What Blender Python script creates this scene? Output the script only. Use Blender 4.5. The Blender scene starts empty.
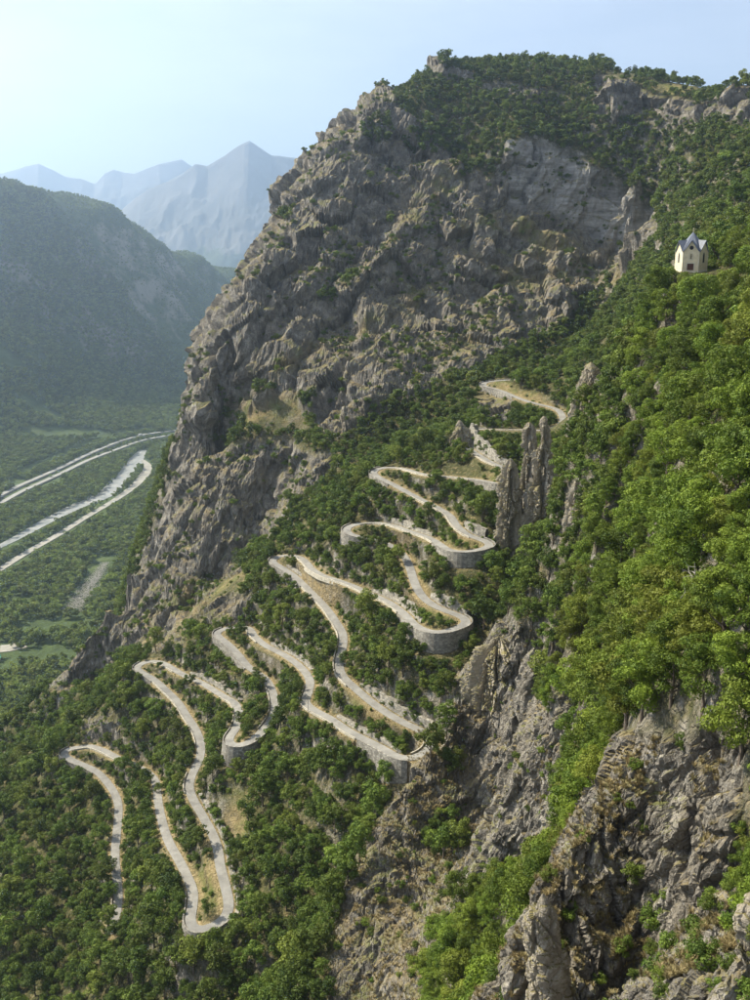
import bpy, math, random
import numpy as np
from mathutils import Vector

R = math.radians
scene = bpy.context.scene
col = scene.collection
rng = np.random.default_rng(7)
random.seed(7)

# ------------------------------------------------------------------ camera
CAM_Z = 400.0
F_PX, HOR = 973.0, 260.0
PITCH = math.atan((500.0 - HOR) / F_PX)
cam_d = bpy.data.cameras.new('camera')
cam = bpy.data.objects.new('camera', cam_d)
col.objects.link(cam)
cam.location = (0, 0, CAM_Z)
cam.rotation_euler = (math.pi / 2 - PITCH, 0, 0)
cam_d.sensor_fit = 'VERTICAL'
cam_d.sensor_height = 36.0
cam_d.sensor_width = 27.0
cam_d.lens = 36.0 * F_PX / 1000.0
cam_d.clip_start = 1.0
cam_d.clip_end = 60000.0
scene.camera = cam

# ------------------------------------------------------------------ light
SUN_AZ, SUN_EL = R(-67.0), R(45.0)         # azimuth from +Y, negative = to the left
sun_dir = Vector((math.sin(SUN_AZ) * math.cos(SUN_EL), math.cos(SUN_AZ) * math.cos(SUN_EL), math.sin(SUN_EL)))
world = bpy.data.worlds.new('World')
scene.world = world
world.use_nodes = True
wn = world.node_tree
bg = wn.nodes['Background']
sky = wn.nodes.new('ShaderNodeTexSky')
sky.sky_type = 'NISHITA'
sky.sun_disc = False
sky.sun_elevation = SUN_EL
sky.sun_rotation = SUN_AZ
sky.altitude = 700
sky.air_density = 1.0
sky.dust_density = 4.0
sky.ozone_density = 1.0
tc = wn.nodes.new('ShaderNodeTexCoord'); mp_ = wn.nodes.new('ShaderNodeMapping')
mp_.inputs['Scale'].default_value = (2.2, 5.0, 9.0); mp_.inputs['Rotation'].default_value = (0.1, 0.25, 0.5)
cn = wn.nodes.new('ShaderNodeTexNoise'); cn.inputs['Scale'].default_value = 1.3; cn.inputs['Detail'].default_value = 8; cn.inputs['Roughness'].default_value = 0.62
cr_ = wn.nodes.new('ShaderNodeValToRGB'); cr_.color_ramp.elements[0].position = 0.38; cr_.color_ramp.elements[1].position = 0.75
cr_.color_ramp.elements[0].color = (0.25, 0.25, 0.25, 1); cr_.color_ramp.elements[1].color = (0.5, 0.5, 0.5, 1)
cm = wn.nodes.new('ShaderNodeMix'); cm.data_type = 'RGBA'; cm.inputs[7].default_value = (9.0, 9.2, 9.6, 1)
wn.links.new(tc.outputs['Generated'], mp_.inputs['Vector']); wn.links.new(mp_.outputs[0], cn.inputs['Vector'])
wn.links.new(cn.outputs['Fac'], cr_.inputs[0]); wn.links.new(cr_.outputs[0], cm.inputs[0])
wn.links.new(sky.outputs[0], cm.inputs[6]); wn.links.new(cm.outputs[2], bg.inputs[0])      # thin high cloud
bg.inputs[1].default_value = 0.062
sun_d = bpy.data.lights.new('sun', 'SUN')
sun_d.energy = 5.0
sun_d.angle = R(0.53)
sun_d.color = (1.0, 0.90, 0.72)
sun = bpy.data.objects.new('sun', sun_d)
col.objects.link(sun)
sun.location = (-600, 0, 1200)
sun.rotation_euler = sun_dir.to_track_quat('Z', 'Y').to_euler()
scene.view_settings.view_transform = 'Standard'
scene.view_settings.look = 'None'
scene.view_settings.gamma = 1.0
scene.view_settings.exposure = 1.32
scene.cycles.volume_bounces = 1
scene.cycles.max_bounces = 6
scene.cycles.diffuse_bounces = 3
scene.cycles.use_denoising = True

# ------------------------------------------------------------------ pixels to rays
CP, SP = math.cos(PITCH), math.sin(PITCH)
def ray(px, py):
    u = (px - 375.0) / F_PX
    v = (500.0 - py) / F_PX
    return np.array([u, CP + v * SP, v * CP - SP])
def at(px, py, Y):
    d = ray(px, py)
    return d * (Y / d[1]) + np.array([0, 0, CAM_Z])
def on_z(px, py, z):
    d = ray(px, py)
    return d * ((z - CAM_Z) / d[2]) + np.array([0, 0, CAM_Z])
def project(P):
    P = np.asarray(P, float)
    dx, dy, dz = P[..., 0], P[..., 1], P[..., 2] - CAM_Z
    dep = dy * CP - dz * SP
    up = dy * SP + dz * CP
    dep = np.maximum(dep, 1e-3)
    return 375 + F_PX * dx / dep, 500 - F_PX * up / dep, dep

# ------------------------------------------------------------------ noise
def _hash(ix, iy, iz, seed):
    h = (ix.astype(np.int64) * 374761393 + iy.astype(np.int64) * 668265263 + iz.astype(np.int64) * 2147483647 * 3 + seed * 1274126177) & 0xffffffff
    h = ((h ^ (h >> 13)) * 1274126177) & 0xffffffff
    h = ((h ^ (h >> 16)) * 2246822519) & 0xffffffff
    return ((h ^ (h >> 15)) & 0xffffff) / float(0xffffff)
def vnoise(p, seed=0):
    i = np.floor(p).astype(np.int64)
    f = p - i
    f = f * f * f * (f * (f * 6 - 15) + 10)
    out = 0
    for dx in (0, 1):
        wx = f[:, 0] if dx else 1 - f[:, 0]
        for dy in (0, 1):
            wy = f[:, 1] if dy else 1 - f[:, 1]
            for dz in (0, 1):
                wz = f[:, 2] if dz else 1 - f[:, 2]
                out = out + wx * wy * wz * _hash(i[:, 0] + dx, i[:, 1] + dy, i[:, 2] + dz, seed)
    return out * 2 - 1
def fbm(p, octs=4, seed=0, gain=0.5):
    a, s, t = 1.0, 0, 0
    for k in range(octs):
        s = s + a * vnoise(p * (2.03 ** k) + 17.3 * k, seed + k)
        t += a
        a *= gain
    return s / t
def ridged(p, octs=4, seed=0):
    a, s, t = 1.0, 0, 0
    for k in range(octs):
        s = s + a * (1 - 2 * np.abs(vnoise(p * (2.07 ** k) + 11.1 * k, seed + k)))
        t += a
        a *= 0.55
    return s / t
def blocks(p, seed=0):
    """piecewise planar blocks: nearest cell's own tilt and offset (-1..1), and a joint measure"""
    i = np.floor(p).astype(np.int64)
    f = p - i
    best = np.full(len(p), 9e9); sec = np.full(len(p), 9e9)
    val = np.zeros(len(p))
    for dx in (-1, 0, 1):
        for dy in (-1, 0, 1):
            for dz in (-1, 0, 1):
                cx, cy, cz = i[:, 0] + dx, i[:, 1] + dy, i[:, 2] + dz
                h1 = _hash(cx, cy, cz, seed); h2 = _hash(cx, cy, cz, seed + 51); h3 = _hash(cx, cy, cz, seed + 97)
                rx = dx + h1 - f[:, 0]; ry = dy + h2 - f[:, 1]; rz = dz + h3 - f[:, 2]
                d = rx * rx + ry * ry + rz * rz
                v = (h1 * 7.31 + h2 * 3.77) % 1.0 * 2 - 1 + 0.9 * (rx * (h2 - .5) + ry * (h3 - .5) + rz * (h1 - .5)) * 2
                n = d < best
                sec = np.where(n, best, np.minimum(sec, d))
                best = np.where(n, d, best)
                val = np.where(n, v, val)
    return val, np.sqrt(sec) - np.sqrt(best)

# ------------------------------------------------------------------ the road's course: pixels traced, heights from its steady climb
ROAD_PX = [(112, 934),(115, 918),(118, 902),(117, 880),(115, 858),(116, 840),(118, 820),(118.5, 806),(115.5, 795),(107, 782),(96, 771),(81, 764),(67, 757.5),(63, 753),(68, 749),(81, 747),(91, 746),(105, 751),(116, 757),(135, 765),(151, 775),(156, 783),(158, 800),(161, 817),(168, 840),(179, 860),(187, 876),(193, 892),(192, 908),(190, 921),(196, 930),(211, 927),(225, 918),(229, 905),(225, 885),(220, 865),(218, 850),(213, 835),(205, 820),(198, 808),(192, 797),(189, 785),(193, 772),(198, 763),(201, 752),(200, 740),(195, 728),(187, 716),(178, 702),(168, 692),(155, 680),(143, 673),(136, 668),(142, 663),(152, 661),(163, 663),(172, 668),(184, 675),(202, 683),(212, 689),(225, 697),(235, 703),(239, 714),(236, 728),(229, 738),(232, 745),(246, 744),(262, 731),(273, 716),(275, 703),(272, 690),(266, 679),(256, 672),(249.5, 668),(240, 656.5),(231, 646.5),(222, 639),(216, 633.5),(223, 629),(237, 627),(249, 628),(254, 635.5),(265, 645),(281, 653),(295, 662),(304.5, 671),(310, 681),(308, 693),(305, 702),(314, 710),(331, 719),(347, 730),(363, 738.5),(381, 747.5),(395, 755.5),(408, 759),(423, 754),(432, 743),(424, 732),(413, 727),(397, 719),(381, 709),(366, 697.5),(354, 687),(343, 677),(339, 667),(340, 657),(343, 644),(342.5, 633),(336, 622),(328, 610),(317, 598),(305, 586),(293, 575),(281, 567),(272, 561.5),(276, 557),(284, 555.5),(298, 556.5),(306, 562),(312, 569),(324, 576),(338, 580.5),(352, 585.5),(366, 592),(378, 597),(390, 603),(403.5, 613),(414, 624),(426, 630.5),(440, 632.5),(454, 629),(467, 623),(463, 617),(448, 611.5),(435, 606),(424, 598),(417.5, 589),(413, 578),(410, 568),(404, 556),(392, 546),(372, 539),(352, 535),(346, 529),(354, 524.5),(367, 523),(380, 523),(395, 526),(410, 531.5),(426, 536.5),(438, 543),(448, 549.5),(462, 552),(479, 550),(491, 545),(482, 539.5),(469, 535.5),(457, 526),(450, 515.5),(438, 508),(424, 501),(409, 493),(392.5, 484),(378, 477),(373, 472),(380.5, 468),(392.5, 467.5),(405, 469),(418, 473),(432, 475.5),(445, 476.5),(460, 478),(475, 479.5),(489, 482),(503, 484),(512, 477),(502, 467),(492, 463),(480, 456),(466, 446),(462, 436),(470, 430),(478, 429),(500, 429.5),(524, 429.5),(545, 430),(562, 423),(561, 413),(554, 408),(542, 405),(530, 402),(516, 397),(499, 390),(484, 386),(485, 382.5),(494, 381),(509, 380),(525, 379),(545, 376),(562, 370),(560, 366),(548, 361),(545, 356),(560, 352),(585, 346),(607, 341),(630, 340)]
def solve_road(z0, g):
    P = [on_z(*ROAD_PX[0], z0)]
    for q in ROAD_PX[1:]:
        z = P[-1][2]
        for _ in range(40):
            p = on_z(*q, z)
            L = min(np.hypot(*(p - P[-1])[:2]), 60)
            z = 0.5 * z + 0.5 * (P[-1][2] + g * L)
        P.append(p)
    return np.array(P)
road_raw = solve_road(126.5, 0.085)
def catmull(P, n_per=6):
    P = np.asarray(P, float)
    Q = np.vstack([2 * P[0] - P[1], P, 2 * P[-1] - P[-2]])
    out = []
    for k in range(1, len(Q) - 2):
        a, b, c, d = Q[k - 1], Q[k], Q[k + 1], Q[k + 2]
        for t in np.linspace(0, 1, n_per, endpoint=False):
            out.append(0.5 * ((2 * b) + (c - a) * t + (2 * a - 5 * b + 4 * c - d) * t * t + (3 * b - a - 3 * c + d) * t ** 3))
    out.append(P[-1])
    return np.array(out)
def resample(P, step):
    s = np.concatenate([[0], np.cumsum(np.linalg.norm(np.diff(P, axis=0), axis=1))])
    n = max(2, int(s[-1] / step) + 1)
    t = np.linspace(0, s[-1], n)
    return np.stack([np.interp(t, s, P[:, k]) for k in range(P.shape[1])], 1)
road = resample(catmull(road_raw), 1.5)
for _ in range(6):                                    # ease the traced kinks
    road[1:-1] = 0.5 * road[1:-1] + 0.25 * (road[:-2] + road[2:])

# ------------------------------------------------------------------ terrain control points
VALLEY_Z = -120.0
A = [  # (pixel x, pixel y, forward distance)
 # forest under the lowest leg
 (0,1000,352),(60,1000,338),(120,1000,322),(180,1000,305),(240,1000,292),(290,1000,285),
 (0,940,378),(60,940,372),(0,880,410),(60,870,410),(0,820,455),(50,810,460),(0,770,520),(40,765,510),
 (0,730,600),(45,728,585),(100,705,560),(25,700,680),
 (270,940,300),(280,880,322),(280,820,352),(330,820,330),(330,880,298),(360,800,325),(300,770,372),
 # ribs and dark cliffs over the left shoulder: three crests with shaded troughs between
 (190,455,690),(170,487,672),(150,522,655),(128,560,640),(108,596,622),(85,635,610),(65,668,600),
 (222,480,722),(208,515,705),(192,548,690),(170,585,670),(145,622,650),(118,655,628),(92,685,604),
 (252,470,664),(240,505,640),(224,540,620),(202,575,600),(178,607,584),(155,640,570),(122,672,556),
 (275,492,664),(262,525,645),(242,556,628),(215,590,608),(188,622,590),(160,652,572),
 (296,478,622),(290,505,596),(262,545,574),(232,582,556),(196,608,548),(172,638,540),(142,660,530),
 # foot of the main face
 (205,432,705),(240,430,690),(270,405,700),(300,440,655),(330,450,632),(330,485,605),(350,440,640),(400,440,640),
 (420,400,665),(440,430,640),(400,385,680),(350,390,690),(450,372,690),(480,362,706),(520,350,730),
 # left skyline of the main face
 (205,392,715),(218,352,735),(235,310,760),(250,280,780),(270,247,802),(292,222,825),(312,200,845),(330,175,868),
 (340,150,885),(345,130,900),(365,108,925),(388,95,955),(430,80,985),(480,70,1010),(540,66,1030),(590,66,1035),(640,76,985),(690,86,920),(722,92,870),(748,100,845),
 # main face
 (260,360,730),(300,370,715),(350,350,720),(400,340,730),(450,335,738),(500,320,765),(550,300,800),
 (280,310,765),(330,300,770),(390,290,780),(450,280,800),(510,270,830),(560,255,855),
 (320,250,808),(370,240,820),(430,225,840),(480,215,855),(520,215,868),(560,235,872),
 (350,190,865),(400,185,880),(450,180,890),(490,195,885),(380,140,910),(420,140,925),(460,150,925),(400,115,935),
 (600,262,860),(640,262,850),(600,285,830),(570,300,815),(560,325,770),(600,310,790),
 # pale cliff band and the wood above it
 (512,142,897),(514,198,886),(545,150,905),(548,212,888),(548,232,868),(520,235,856),(590,172,905),(595,236,884),(630,200,900),(640,248,875),(655,216,880),
 (520,125,925),(560,140,935),(600,150,930),(640,165,880),(520,100,965),(580,100,975),(600,120,930),
 (680,150,790),(700,180,690),(745,150,640),(745,190,520),(700,215,560),(672,225,680),(740,225,430),(690,240,470),
 (610,105,940),(620,82,965),(690,118,850),(700,98,880),(740,120,790),(742,104,820),
 # chapel knoll and spur
 (695,273,300),(680,273,300),(712,274,300),(720,290,286),(668,276,303),(664,292,299),(668,318,293),(735,270,310),(745,250,350),(745,300,262),
 (720,320,252),(690,330,268),(745,350,205),(700,360,225),(655,345,300),(630,360,330),(605,372,345),(590,390,348),(582,410,346),
 (650,385,262),(610,410,300),(585,450,325),(576,490,330),(570,530,325),(700,420,190),(650,440,220),(610,470,260),
 (745,420,160),(745,500,132),(700,500,158),(650,520,185),(600,540,230),(556,572,300),(540,590,318),(515,605,338),
 (745,580,114),(700,590,126),(650,600,150),(600,610,195),(570,625,240),(545,640,285),
 (745,660,100),(700,680,104),(655,690,116),(625,690,160),(600,690,210),
 # rock rib below the hairpins
 (495,628,352),(478,648,366),(462,680,356),(440,712,338),(424,740,326),(400,785,308),(378,825,296),(350,880,278),(325,940,262),(308,985,250),
 (500,700,345),(480,770,327),(455,800,314),(430,850,292),(405,900,270),(380,960,248),(400,1000,230),(345,1000,243),
 (530,690,332),(560,690,308),(540,760,320),(575,740,290),(600,740,258),(520,830,300),(490,850,292),(560,815,284),(600,790,248),
 (470,890,255),(450,960,214),(510,900,232),(520,960,190),(560,850,248),(590,830,228),(480,1000,180),(510,1000,168),
 # near rocks
 (622,752,117),(650,740,112),(692,740,103),(612,785,110),(590,822,107),(568,852,104),(545,885,101),(528,915,102),(532,960,100),(530,1000,98),
 (632,830,110),(660,830,107),(694,825,100),(632,900,106),(660,900,103),(692,900,95),(590,930,101),(600,1000,97),(645,1000,95),(690,1000,86),
 (712,830,92),(715,900,82),(718,960,70),(730,780,94),(748,860,74),
 (740,905,58),(749,890,58),(734,960,55),(742,1000,51),
]
W = [  # hidden ground, in metres
 (-170,600,150),(-210,640,110),(-255,700,60),(-205,760,140),(-190,840,200),(-235,900,110),(-265,820,70),(-300,950,30),
 (-165,920,270),(-220,1000,140),(-100,1000,400),(-180,1060,220),(-260,1080,60),(-40,1060,500),(-120,1150,320),(-230,1200,90),
 (0,1200,520),(100,1180,590),(250,1200,580),(400,1150,535),(480,1000,490),(100,1380,560),(300,1380,560),(-150,1380,200),(-300,1300,30),(520,800,470),
 (-300,760,30),(-330,600,30),(-300,480,50),(-260,400,60),(-230,300,70),(-160,280,95),(-60,240,150),(0,210,175),
 # behind the spur: the gully beside the rock spire
 (60,380,256),(66,410,258),(72,430,262),(84,440,284),(78,470,296),(95,500,312),(110,460,330),(120,520,336),(140,560,345),(150,480,360),
 (45,360,252),(36,350,250),(115,400,360),(100,360,366),(150,400,385),(180,460,400),(200,540,410),(230,640,430),(180,640,380),(260,760,480),
 # behind the rib
 (12,338,205),(0,325,190),(-12,312,178),(-24,298,165),
 # behind the near rocks
 (20,120,296),(22,138,276),(30,128,318),(34,160,280),(46,190,288),(52,215,290),(36,240,262),
 (38,62,345),(44,68,342),(40,80,340),
 # right of the frame
 (80,70,372),(90,120,385),(120,200,395),(160,300,410),(60,40,372),(20,30,350),(10,60,330),(5,90,300),(0,140,240),(-20,180,190),(60,20,380),(110,30,400),(200,150,440),(250,350,450),(330,500,470),(420,700,480),
 (300,900,528),
]
W = [(x, y, z - (110 - z) * 1.9) if (z < 110 and x < -140) else (x, y, z) for x, y, z in W]     # the foot of the slope runs down to the valley floor
ctrl = [at(*q) for q in A] + [np.array(q, float) for q in W] + list(road_raw[:-2])
ctrl = np.array(ctrl)
# drop any traced points that fall on top of each other
keep = []
for i, c in enumerate(ctrl):
    if all(np.hypot(*(c - ctrl[j])[:2]) > 1.6 for j in keep):
        keep.append(i)
ctrl = ctrl[keep]
def rbf_fit(C, z, lam):
    n = len(C)
    D = np.sqrt(((C[:, None] - C[None]) ** 2).sum(-1))
    M = np.zeros((n + 3, n + 3))
    M[:n, :n] = -D + lam * np.eye(n)
    M[:n, n:] = np.c_[np.ones(n), C]
    M[n:, :n] = M[:n, n:].T
    return np.linalg.solve(M, np.r_[z, 0, 0, 0])
cw = rbf_fit(ctrl[:, :2], ctrl[:, 2], -0.0)
GX0, GX1, GY0, GY1, GS = -420.0, 560.0, 20.0, 1420.0, 2.0
gx = np.arange(GX0, GX1 + .1, GS); gy = np.arange(GY0, GY1 + .1, GS)
GXX, GYY = np.meshgrid(gx, gy)
Q = np.c_[GXX.ravel(), GYY.ravel()]
base = np.empty(len(Q))
for k in range(0, len(Q), 20000):
    q = Q[k:k + 20000]
    D = np.sqrt((q[:, :1] - ctrl[None, :, 0]) ** 2 + (q[:, 1:] - ctrl[None, :, 1]) ** 2)
    base[k:k + 20000] = -D @ cw[:-3] + cw[-3] + q @ cw[-2:]
base = base.reshape(GXX.shape)
def blur(a, n=1):
    for _ in range(n):
        b = np.pad(a, 1, mode='edge')
        a = 0.25 * b[1:-1, 1:-1] + 0.125 * (b[:-2, 1:-1] + b[2:, 1:-1] + b[1:-1, :-2] + b[1:-1, 2:]) + 0.0625 * (b[:-2, :-2] + b[2:, 2:] + b[:-2, 2:] + b[2:, :-2])
    return a
base = blur(base, 1)
def lookup(G, x, y):
    fx = np.clip((x - GX0) / GS, 0, len(gx) - 1.001); fy = np.clip((y - GY0) / GS, 0, len(gy) - 1.001)
    ix = fx.astype(int); iy = fy.astype(int); fx = fx - ix; fy = fy - iy
    return (G[iy, ix] * (1 - fx) + G[iy, ix + 1] * fx) * (1 - fy) + (G[iy + 1, ix] * (1 - fx) + G[iy + 1, ix + 1] * fx) * fy
# ------------------------------------------------------------------ terrain mesh: fan of profiles, evenly stepped along the ground
def nearest_road(x, y, P, cell=14.0):
    """distance to the road axis, its height and index there (99 when far)"""
    d = np.full(len(x), 99.0); zz = np.zeros(len(x)); ii = np.zeros(len(x), int)
    key = {}
    for i, p in enumerate(P):
        a, b = int(p[0] // cell), int(p[1] // cell)
        for da in (-1, 0, 1):
            for db in (-1, 0, 1):
                key.setdefault((a + da + 1000) * 10000 + b + db + 1000, []).append(i)
    code = ((x // cell).astype(int) + 1000) * 10000 + (y // cell).astype(int) + 1000
    order = np.argsort(code, kind='stable'); cc = code[order]
    u, st = np.unique(cc, return_index=True)
    st = np.r_[st, len(cc)]
    for k, c in enumerate(u):
        ids = key.get(int(c))
        if not ids: continue
        ids = np.array(ids)
        pts = order[st[k]:st[k + 1]]
        D = (x[pts][:, None] - P[ids, 0][None]) ** 2 + (y[pts][:, None] - P[ids, 1][None]) ** 2
        j = D.argmin(1)
        d[pts] = np.sqrt(D[np.arange(len(pts)), j]); zz[pts] = P[ids, 2][j]; ii[pts] = ids[j]
    return d, zz, ii
def sstep(a, b, t):
    t = np.clip((t - a) / (b - a), 0, 1)
    return t * t * (3 - 2 * t)
def in_poly(px, py, poly):
    x0, y0 = np.array(poly).T
    ins = np.zeros(px.shape, bool)
    n = len(poly)
    for i in range(n):
        j = (i - 1) % n
        c = ((y0[i] > py) != (y0[j] > py)) & (px < (x0[j] - x0[i]) * (py - y0[i]) / (y0[j] - y0[i] + 1e-9) + x0[i])
        ins ^= c
    return ins
ROCK = [  # bare rock as it shows in the photograph; near ones limited to a depth range (d0, d1)
 ([(388,88),(300,105),(270,175),(170,310),(140,390),(150,445),(235,432),(262,402),(300,395),(318,435),(345,440),(372,418),(395,400),(425,395),(445,378),(470,372),(500,358),(545,335),(575,318),(600,290),(640,262),(662,240),(658,216),(600,170),(545,140),(510,138),(498,180),(452,158),(432,130),(400,108)], 560, 1100),
 ([(205,440),(140,445),(20,680),(72,700),(100,688),(120,660),(150,650),(185,655),(205,600),(235,575),(262,548),(285,530),(292,505),(330,480),(335,455),(300,448),(262,440),(235,450)], 500, 760),
 ([(486,634),(455,680),(415,745),(380,815),(340,890),(300,1160),(440,1160),(418,985),(450,918),(470,902),(512,892),(572,866),(600,830),(615,745),(640,705),(600,672),(560,655),(530,628),(500,618)], 190, 420),
 ([(612,740),(700,735),(738,748),(738,830),(735,870),(732,930),(735,1160),(512,1160),(514,915),(560,843)], 40, 150),
 ([(760,878),(738,900),(724,1160),(760,1160)], 30, 75),
 ([(590,72),(628,78),(642,92),(700,104),(760,98),(760,128),(700,124),(650,120),(600,117)], 700, 1100),
 ([(655,285),(668,277),(680,284),(676,320),(665,325),(657,302)], 250, 330),
 ([(572,365),(600,362),(598,385),(585,412),(570,408)], 250, 420),
 ([(566,480),(582,482),(576,545),(560,550)], 250, 420),
 ([(84,720),(116,720),(120,742),(84,742)], 400, 600),
 ([(485,84),(520,86),(565,98),(565,107),(520,97),(485,92)], 700, 1200),
 ([(432,70),(475,74),(475,80),(432,77)], 700, 1200),
 ([(475,395),(510,398),(515,425),(478,425)], 520, 720),
 ([(205,600),(235,590),(255,600),(240,625),(205,628)], 480, 620),
]
BAND = [(508,138),(545,140),(600,170),(660,213),(664,250),(600,240),(545,208),(510,202)]
ROCK.append(([(430,1160),(478,960),(518,888),(560,832),(614,730),(640,735),(600,1160)], 40, 150))
GRASS = [  # dry open ground
 ([(488,380),(545,395),(555,405),(520,400),(495,388)], 500, 800), ([(700,282),(748,276),(748,298),(722,300),(702,292)], 240, 340),
 ([(470,205),(520,212),(560,235),(600,255),(640,262),(615,285),(560,300),(520,290),(480,262),(450,240)], 700, 1000),([(395,215),(450,172),(468,182),(425,222),(375,265)], 700, 1000),([(345,330),(420,275),(440,282),(372,335)], 650, 1000),([(440,350),(500,300),(512,310),(460,355)], 650, 1000),([(250,370),(330,330),(340,340),(270,385)], 650, 1000), ([(225,395),(300,395),(310,440),(250,435)], 600, 800),
 ([(640,80),(750,92),(750,100),(650,92)], 700, 1100), ([(145,600),(235,560),(250,585),(210,620),(150,645)], 480, 640),
 ([(185,880),(215,850),(228,900),(205,925)], 300, 420), ([(215,800),(250,790),(250,850),(222,840)], 300, 460), ([(400,745),(330,690),(350,690),(415,735)], 300, 460),
 ([(430,625),(400,600),(420,600),(455,620)], 350, 480), ([(460,548),(440,530),(470,535),(485,545)], 350, 520),
 ([(478,470),(500,470),(495,482),(470,478)], 450, 600), ([(395,560),(425,560),(430,600),(410,590)], 400, 520),
]
def classify(P):
    px, py, dep = project(P)
    n1 = fbm(P * 0.05, 3, 5); n2 = fbm(P * 0.05 + 40, 3, 8)
    ja = np.minimum(5000 / dep, 12)
    jx = px + n1 * ja; jy = py + n2 * ja
    rock = np.zeros(len(P)); grass = np.zeros(len(P))
    for poly, d0, d1 in ROCK:
        rock = np.maximum(rock, in_poly(jx, jy, poly) * ((dep > d0) & (dep < d1)))
    for poly, d0, d1 in GRASS:
        grass = np.maximum(grass, in_poly(jx, jy, poly) * ((dep > d0) & (dep < d1)))
    return rock, grass, px, py, dep

NC, NR = 720, 1150
az = np.linspace(R(-27), R(27), NC)
rr = np.geomspace(34, 1400, 4200)
XX = rr[None] * np.sin(az)[:, None]; YY = rr[None] * np.cos(az)[:, None]
ZZ = lookup(base, XX, YY)
DS = np.sqrt(np.diff(rr)[None] ** 2 + np.diff(ZZ, axis=1) ** 2) / rr[None, 1:]
EL = (ZZ - CAM_Z) / rr[None]
HID = (np.maximum.accumulate(EL, axis=1) - EL)[:, 1:]
DS = DS * (0.25 + 0.75 * (1 - sstep(0.0, 0.02, HID)))
for _ in range(3):                                     # even the steps out between neighbouring profiles
    c = np.cumsum(np.pad(DS, ((13, 12), (0, 0)), mode='edge'), axis=0)
    DS = (c[25:] - np.vstack([np.zeros((1, DS.shape[1])), c[:-25]])[:len(c) - 25]) / 25.0
T = np.zeros((NC, NR, 3))
for k in range(NC):
    s = np.r_[0, np.cumsum(DS[k])]
    r2 = np.interp(np.linspace(0, s[-1], NR), s, rr)
    T[k, :, 0] = r2 * math.sin(az[k]); T[k, :, 1] = r2 * math.cos(az[k])
T[:, :, 2] = lookup(base, T[..., 0], T[..., 1])
del XX, YY, ZZ, DS, EL, HID
def grid_normals(T):
    a = np.gradient(T, axis=0); b = np.gradient(T, axis=1)
    n = np.cross(a, b)
    n /= np.linalg.norm(n, axis=2, keepdims=True) + 1e-9
    n[n[..., 2] < 0] *= -1
    return n
N = grid_normals(T)
V = T.reshape(-1, 3).copy(); N = N.reshape(-1, 3)
rock0, grass0, PX, PY, DEP = classify(V)
d_road, z_road, i_road = nearest_road(V[:, 0], V[:, 1], road)
off_road = sstep(3.5, 10, d_road)
steep = 1 - sstep(0.52, 0.74, N[:, 2])
# soften the rock mask over the grid
def soft(m, n):
    g = m.reshape(NC, NR).astype(float)
    return blur(g, n).ravel()
rock = soft(rock0, 3)
grass = soft(grass0, 2) * sstep(-0.35, 0.15, fbm(V / 16.0, 3, 58))
pale = soft(in_poly(PX, PY, BAND) & (DEP > 780), 2)
sel = np.where(rock > 0.02)[0]
p = V[sel]; r = np.linalg.norm(p - [0, 0, CAM_Z], axis=1)
# bedding and gullies run down towards the valley on the left
Dv = np.array([-0.55, -0.25, -0.8]); Dv /= np.linalg.norm(Dv)
along = p @ Dv
q = p - 0.42 * along[:, None] * Dv
wob = np.stack([fbm(p * 0.03, 2, 21), fbm(p * 0.03 + 9, 2, 22), fbm(p * 0.03 + 19, 2, 23)], 1)
q = q + wob * 9
far = sstep(380, 650, r); near = 1 - sstep(150, 260, r)
lowr = 0.3 + 0.7 * sstep(255, 310, p[:, 2])
disp = far * lowr * (13.0 * ridged(q / 70.0, 3, 31) + 7.0 * fbm(p / 120.0, 2, 30))
# tilted beds step the face into ledges, gullies cut it down the fall line
nb = np.array([0.42, 0.28, 0.86]); bed = p @ nb / 21.0 + 0.9 * fbm(p / 90.0, 2, 36)
saw = bed - np.floor(bed)
disp += far * lowr * 5.0 * (np.where(saw < 0.78, saw / 0.78, (1 - saw) / 0.22) - 0.5) * sstep(-0.25, 0.3, fbm(p / 75.0, 2, 37))
gl = np.stack([p @ np.array([0.80, -0.60, 0.0]) / 38.0, along / 190.0, np.zeros(len(p))], 1) + 0.25 * wob
gv = np.abs(vnoise(gl, 38))
disp -= far * lowr * 9.0 * (1 - sstep(0.0, 0.22, gv)) * sstep(-0.3, 0.2, fbm(p / 130.0, 2, 39))
b1, j1 = blocks(q / 24.0, 41); disp += (0.10 + 0.9 * far * lowr) * 6.2 * b1 - far * 2.0 * (1 - sstep(0, 0.22, j1))
b2, j2 = blocks(q / 9.5, 42); disp += (0.35 + 0.65 * sstep(150, 420, r)) * (1.7 * b2 - 1.1 * (1 - sstep(0, 0.2, j2)))
b3, j3 = blocks(q / 4.0, 43); disp += (0.85 - 0.3 * far) * b3 - 0.5 * (1 - sstep(0, 0.2, j3))
nr_ = np.where(r < 420)[0]
b4, j4 = blocks(q[nr_] / 1.7, 44); disp[nr_] += 0.30 * b4 - 0.22 * (1 - sstep(0, 0.25, j4))
nn = np.where(r < 170)[0]
b6, j6 = blocks((p[nn] + wob[nn] * 2) * [1, 1, .3] / 3.2, 46); disp[nn] += 0.75 * b6 - 0.5 * (1 - sstep(0, .16, j6))
b5, j5 = blocks(p[nn] / 0.7, 45); disp[nn] += 0.10 * b5 - 0.08 * (1 - sstep(0, 0.25, j5))
disp += 0.8 * fbm(p / 6.0, 4, 33)
disp *= rock[sel] * off_road[sel] * (1 - 0.3 * grass[sel]) * (1 - 0.15 * pale[sel])
# steer the push a little sideways so that ledges overhang
push = N[sel] * 0.86 + np.array([-0.12, -0.12, 0.0])
V[sel] += push * disp[:, None]
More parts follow.
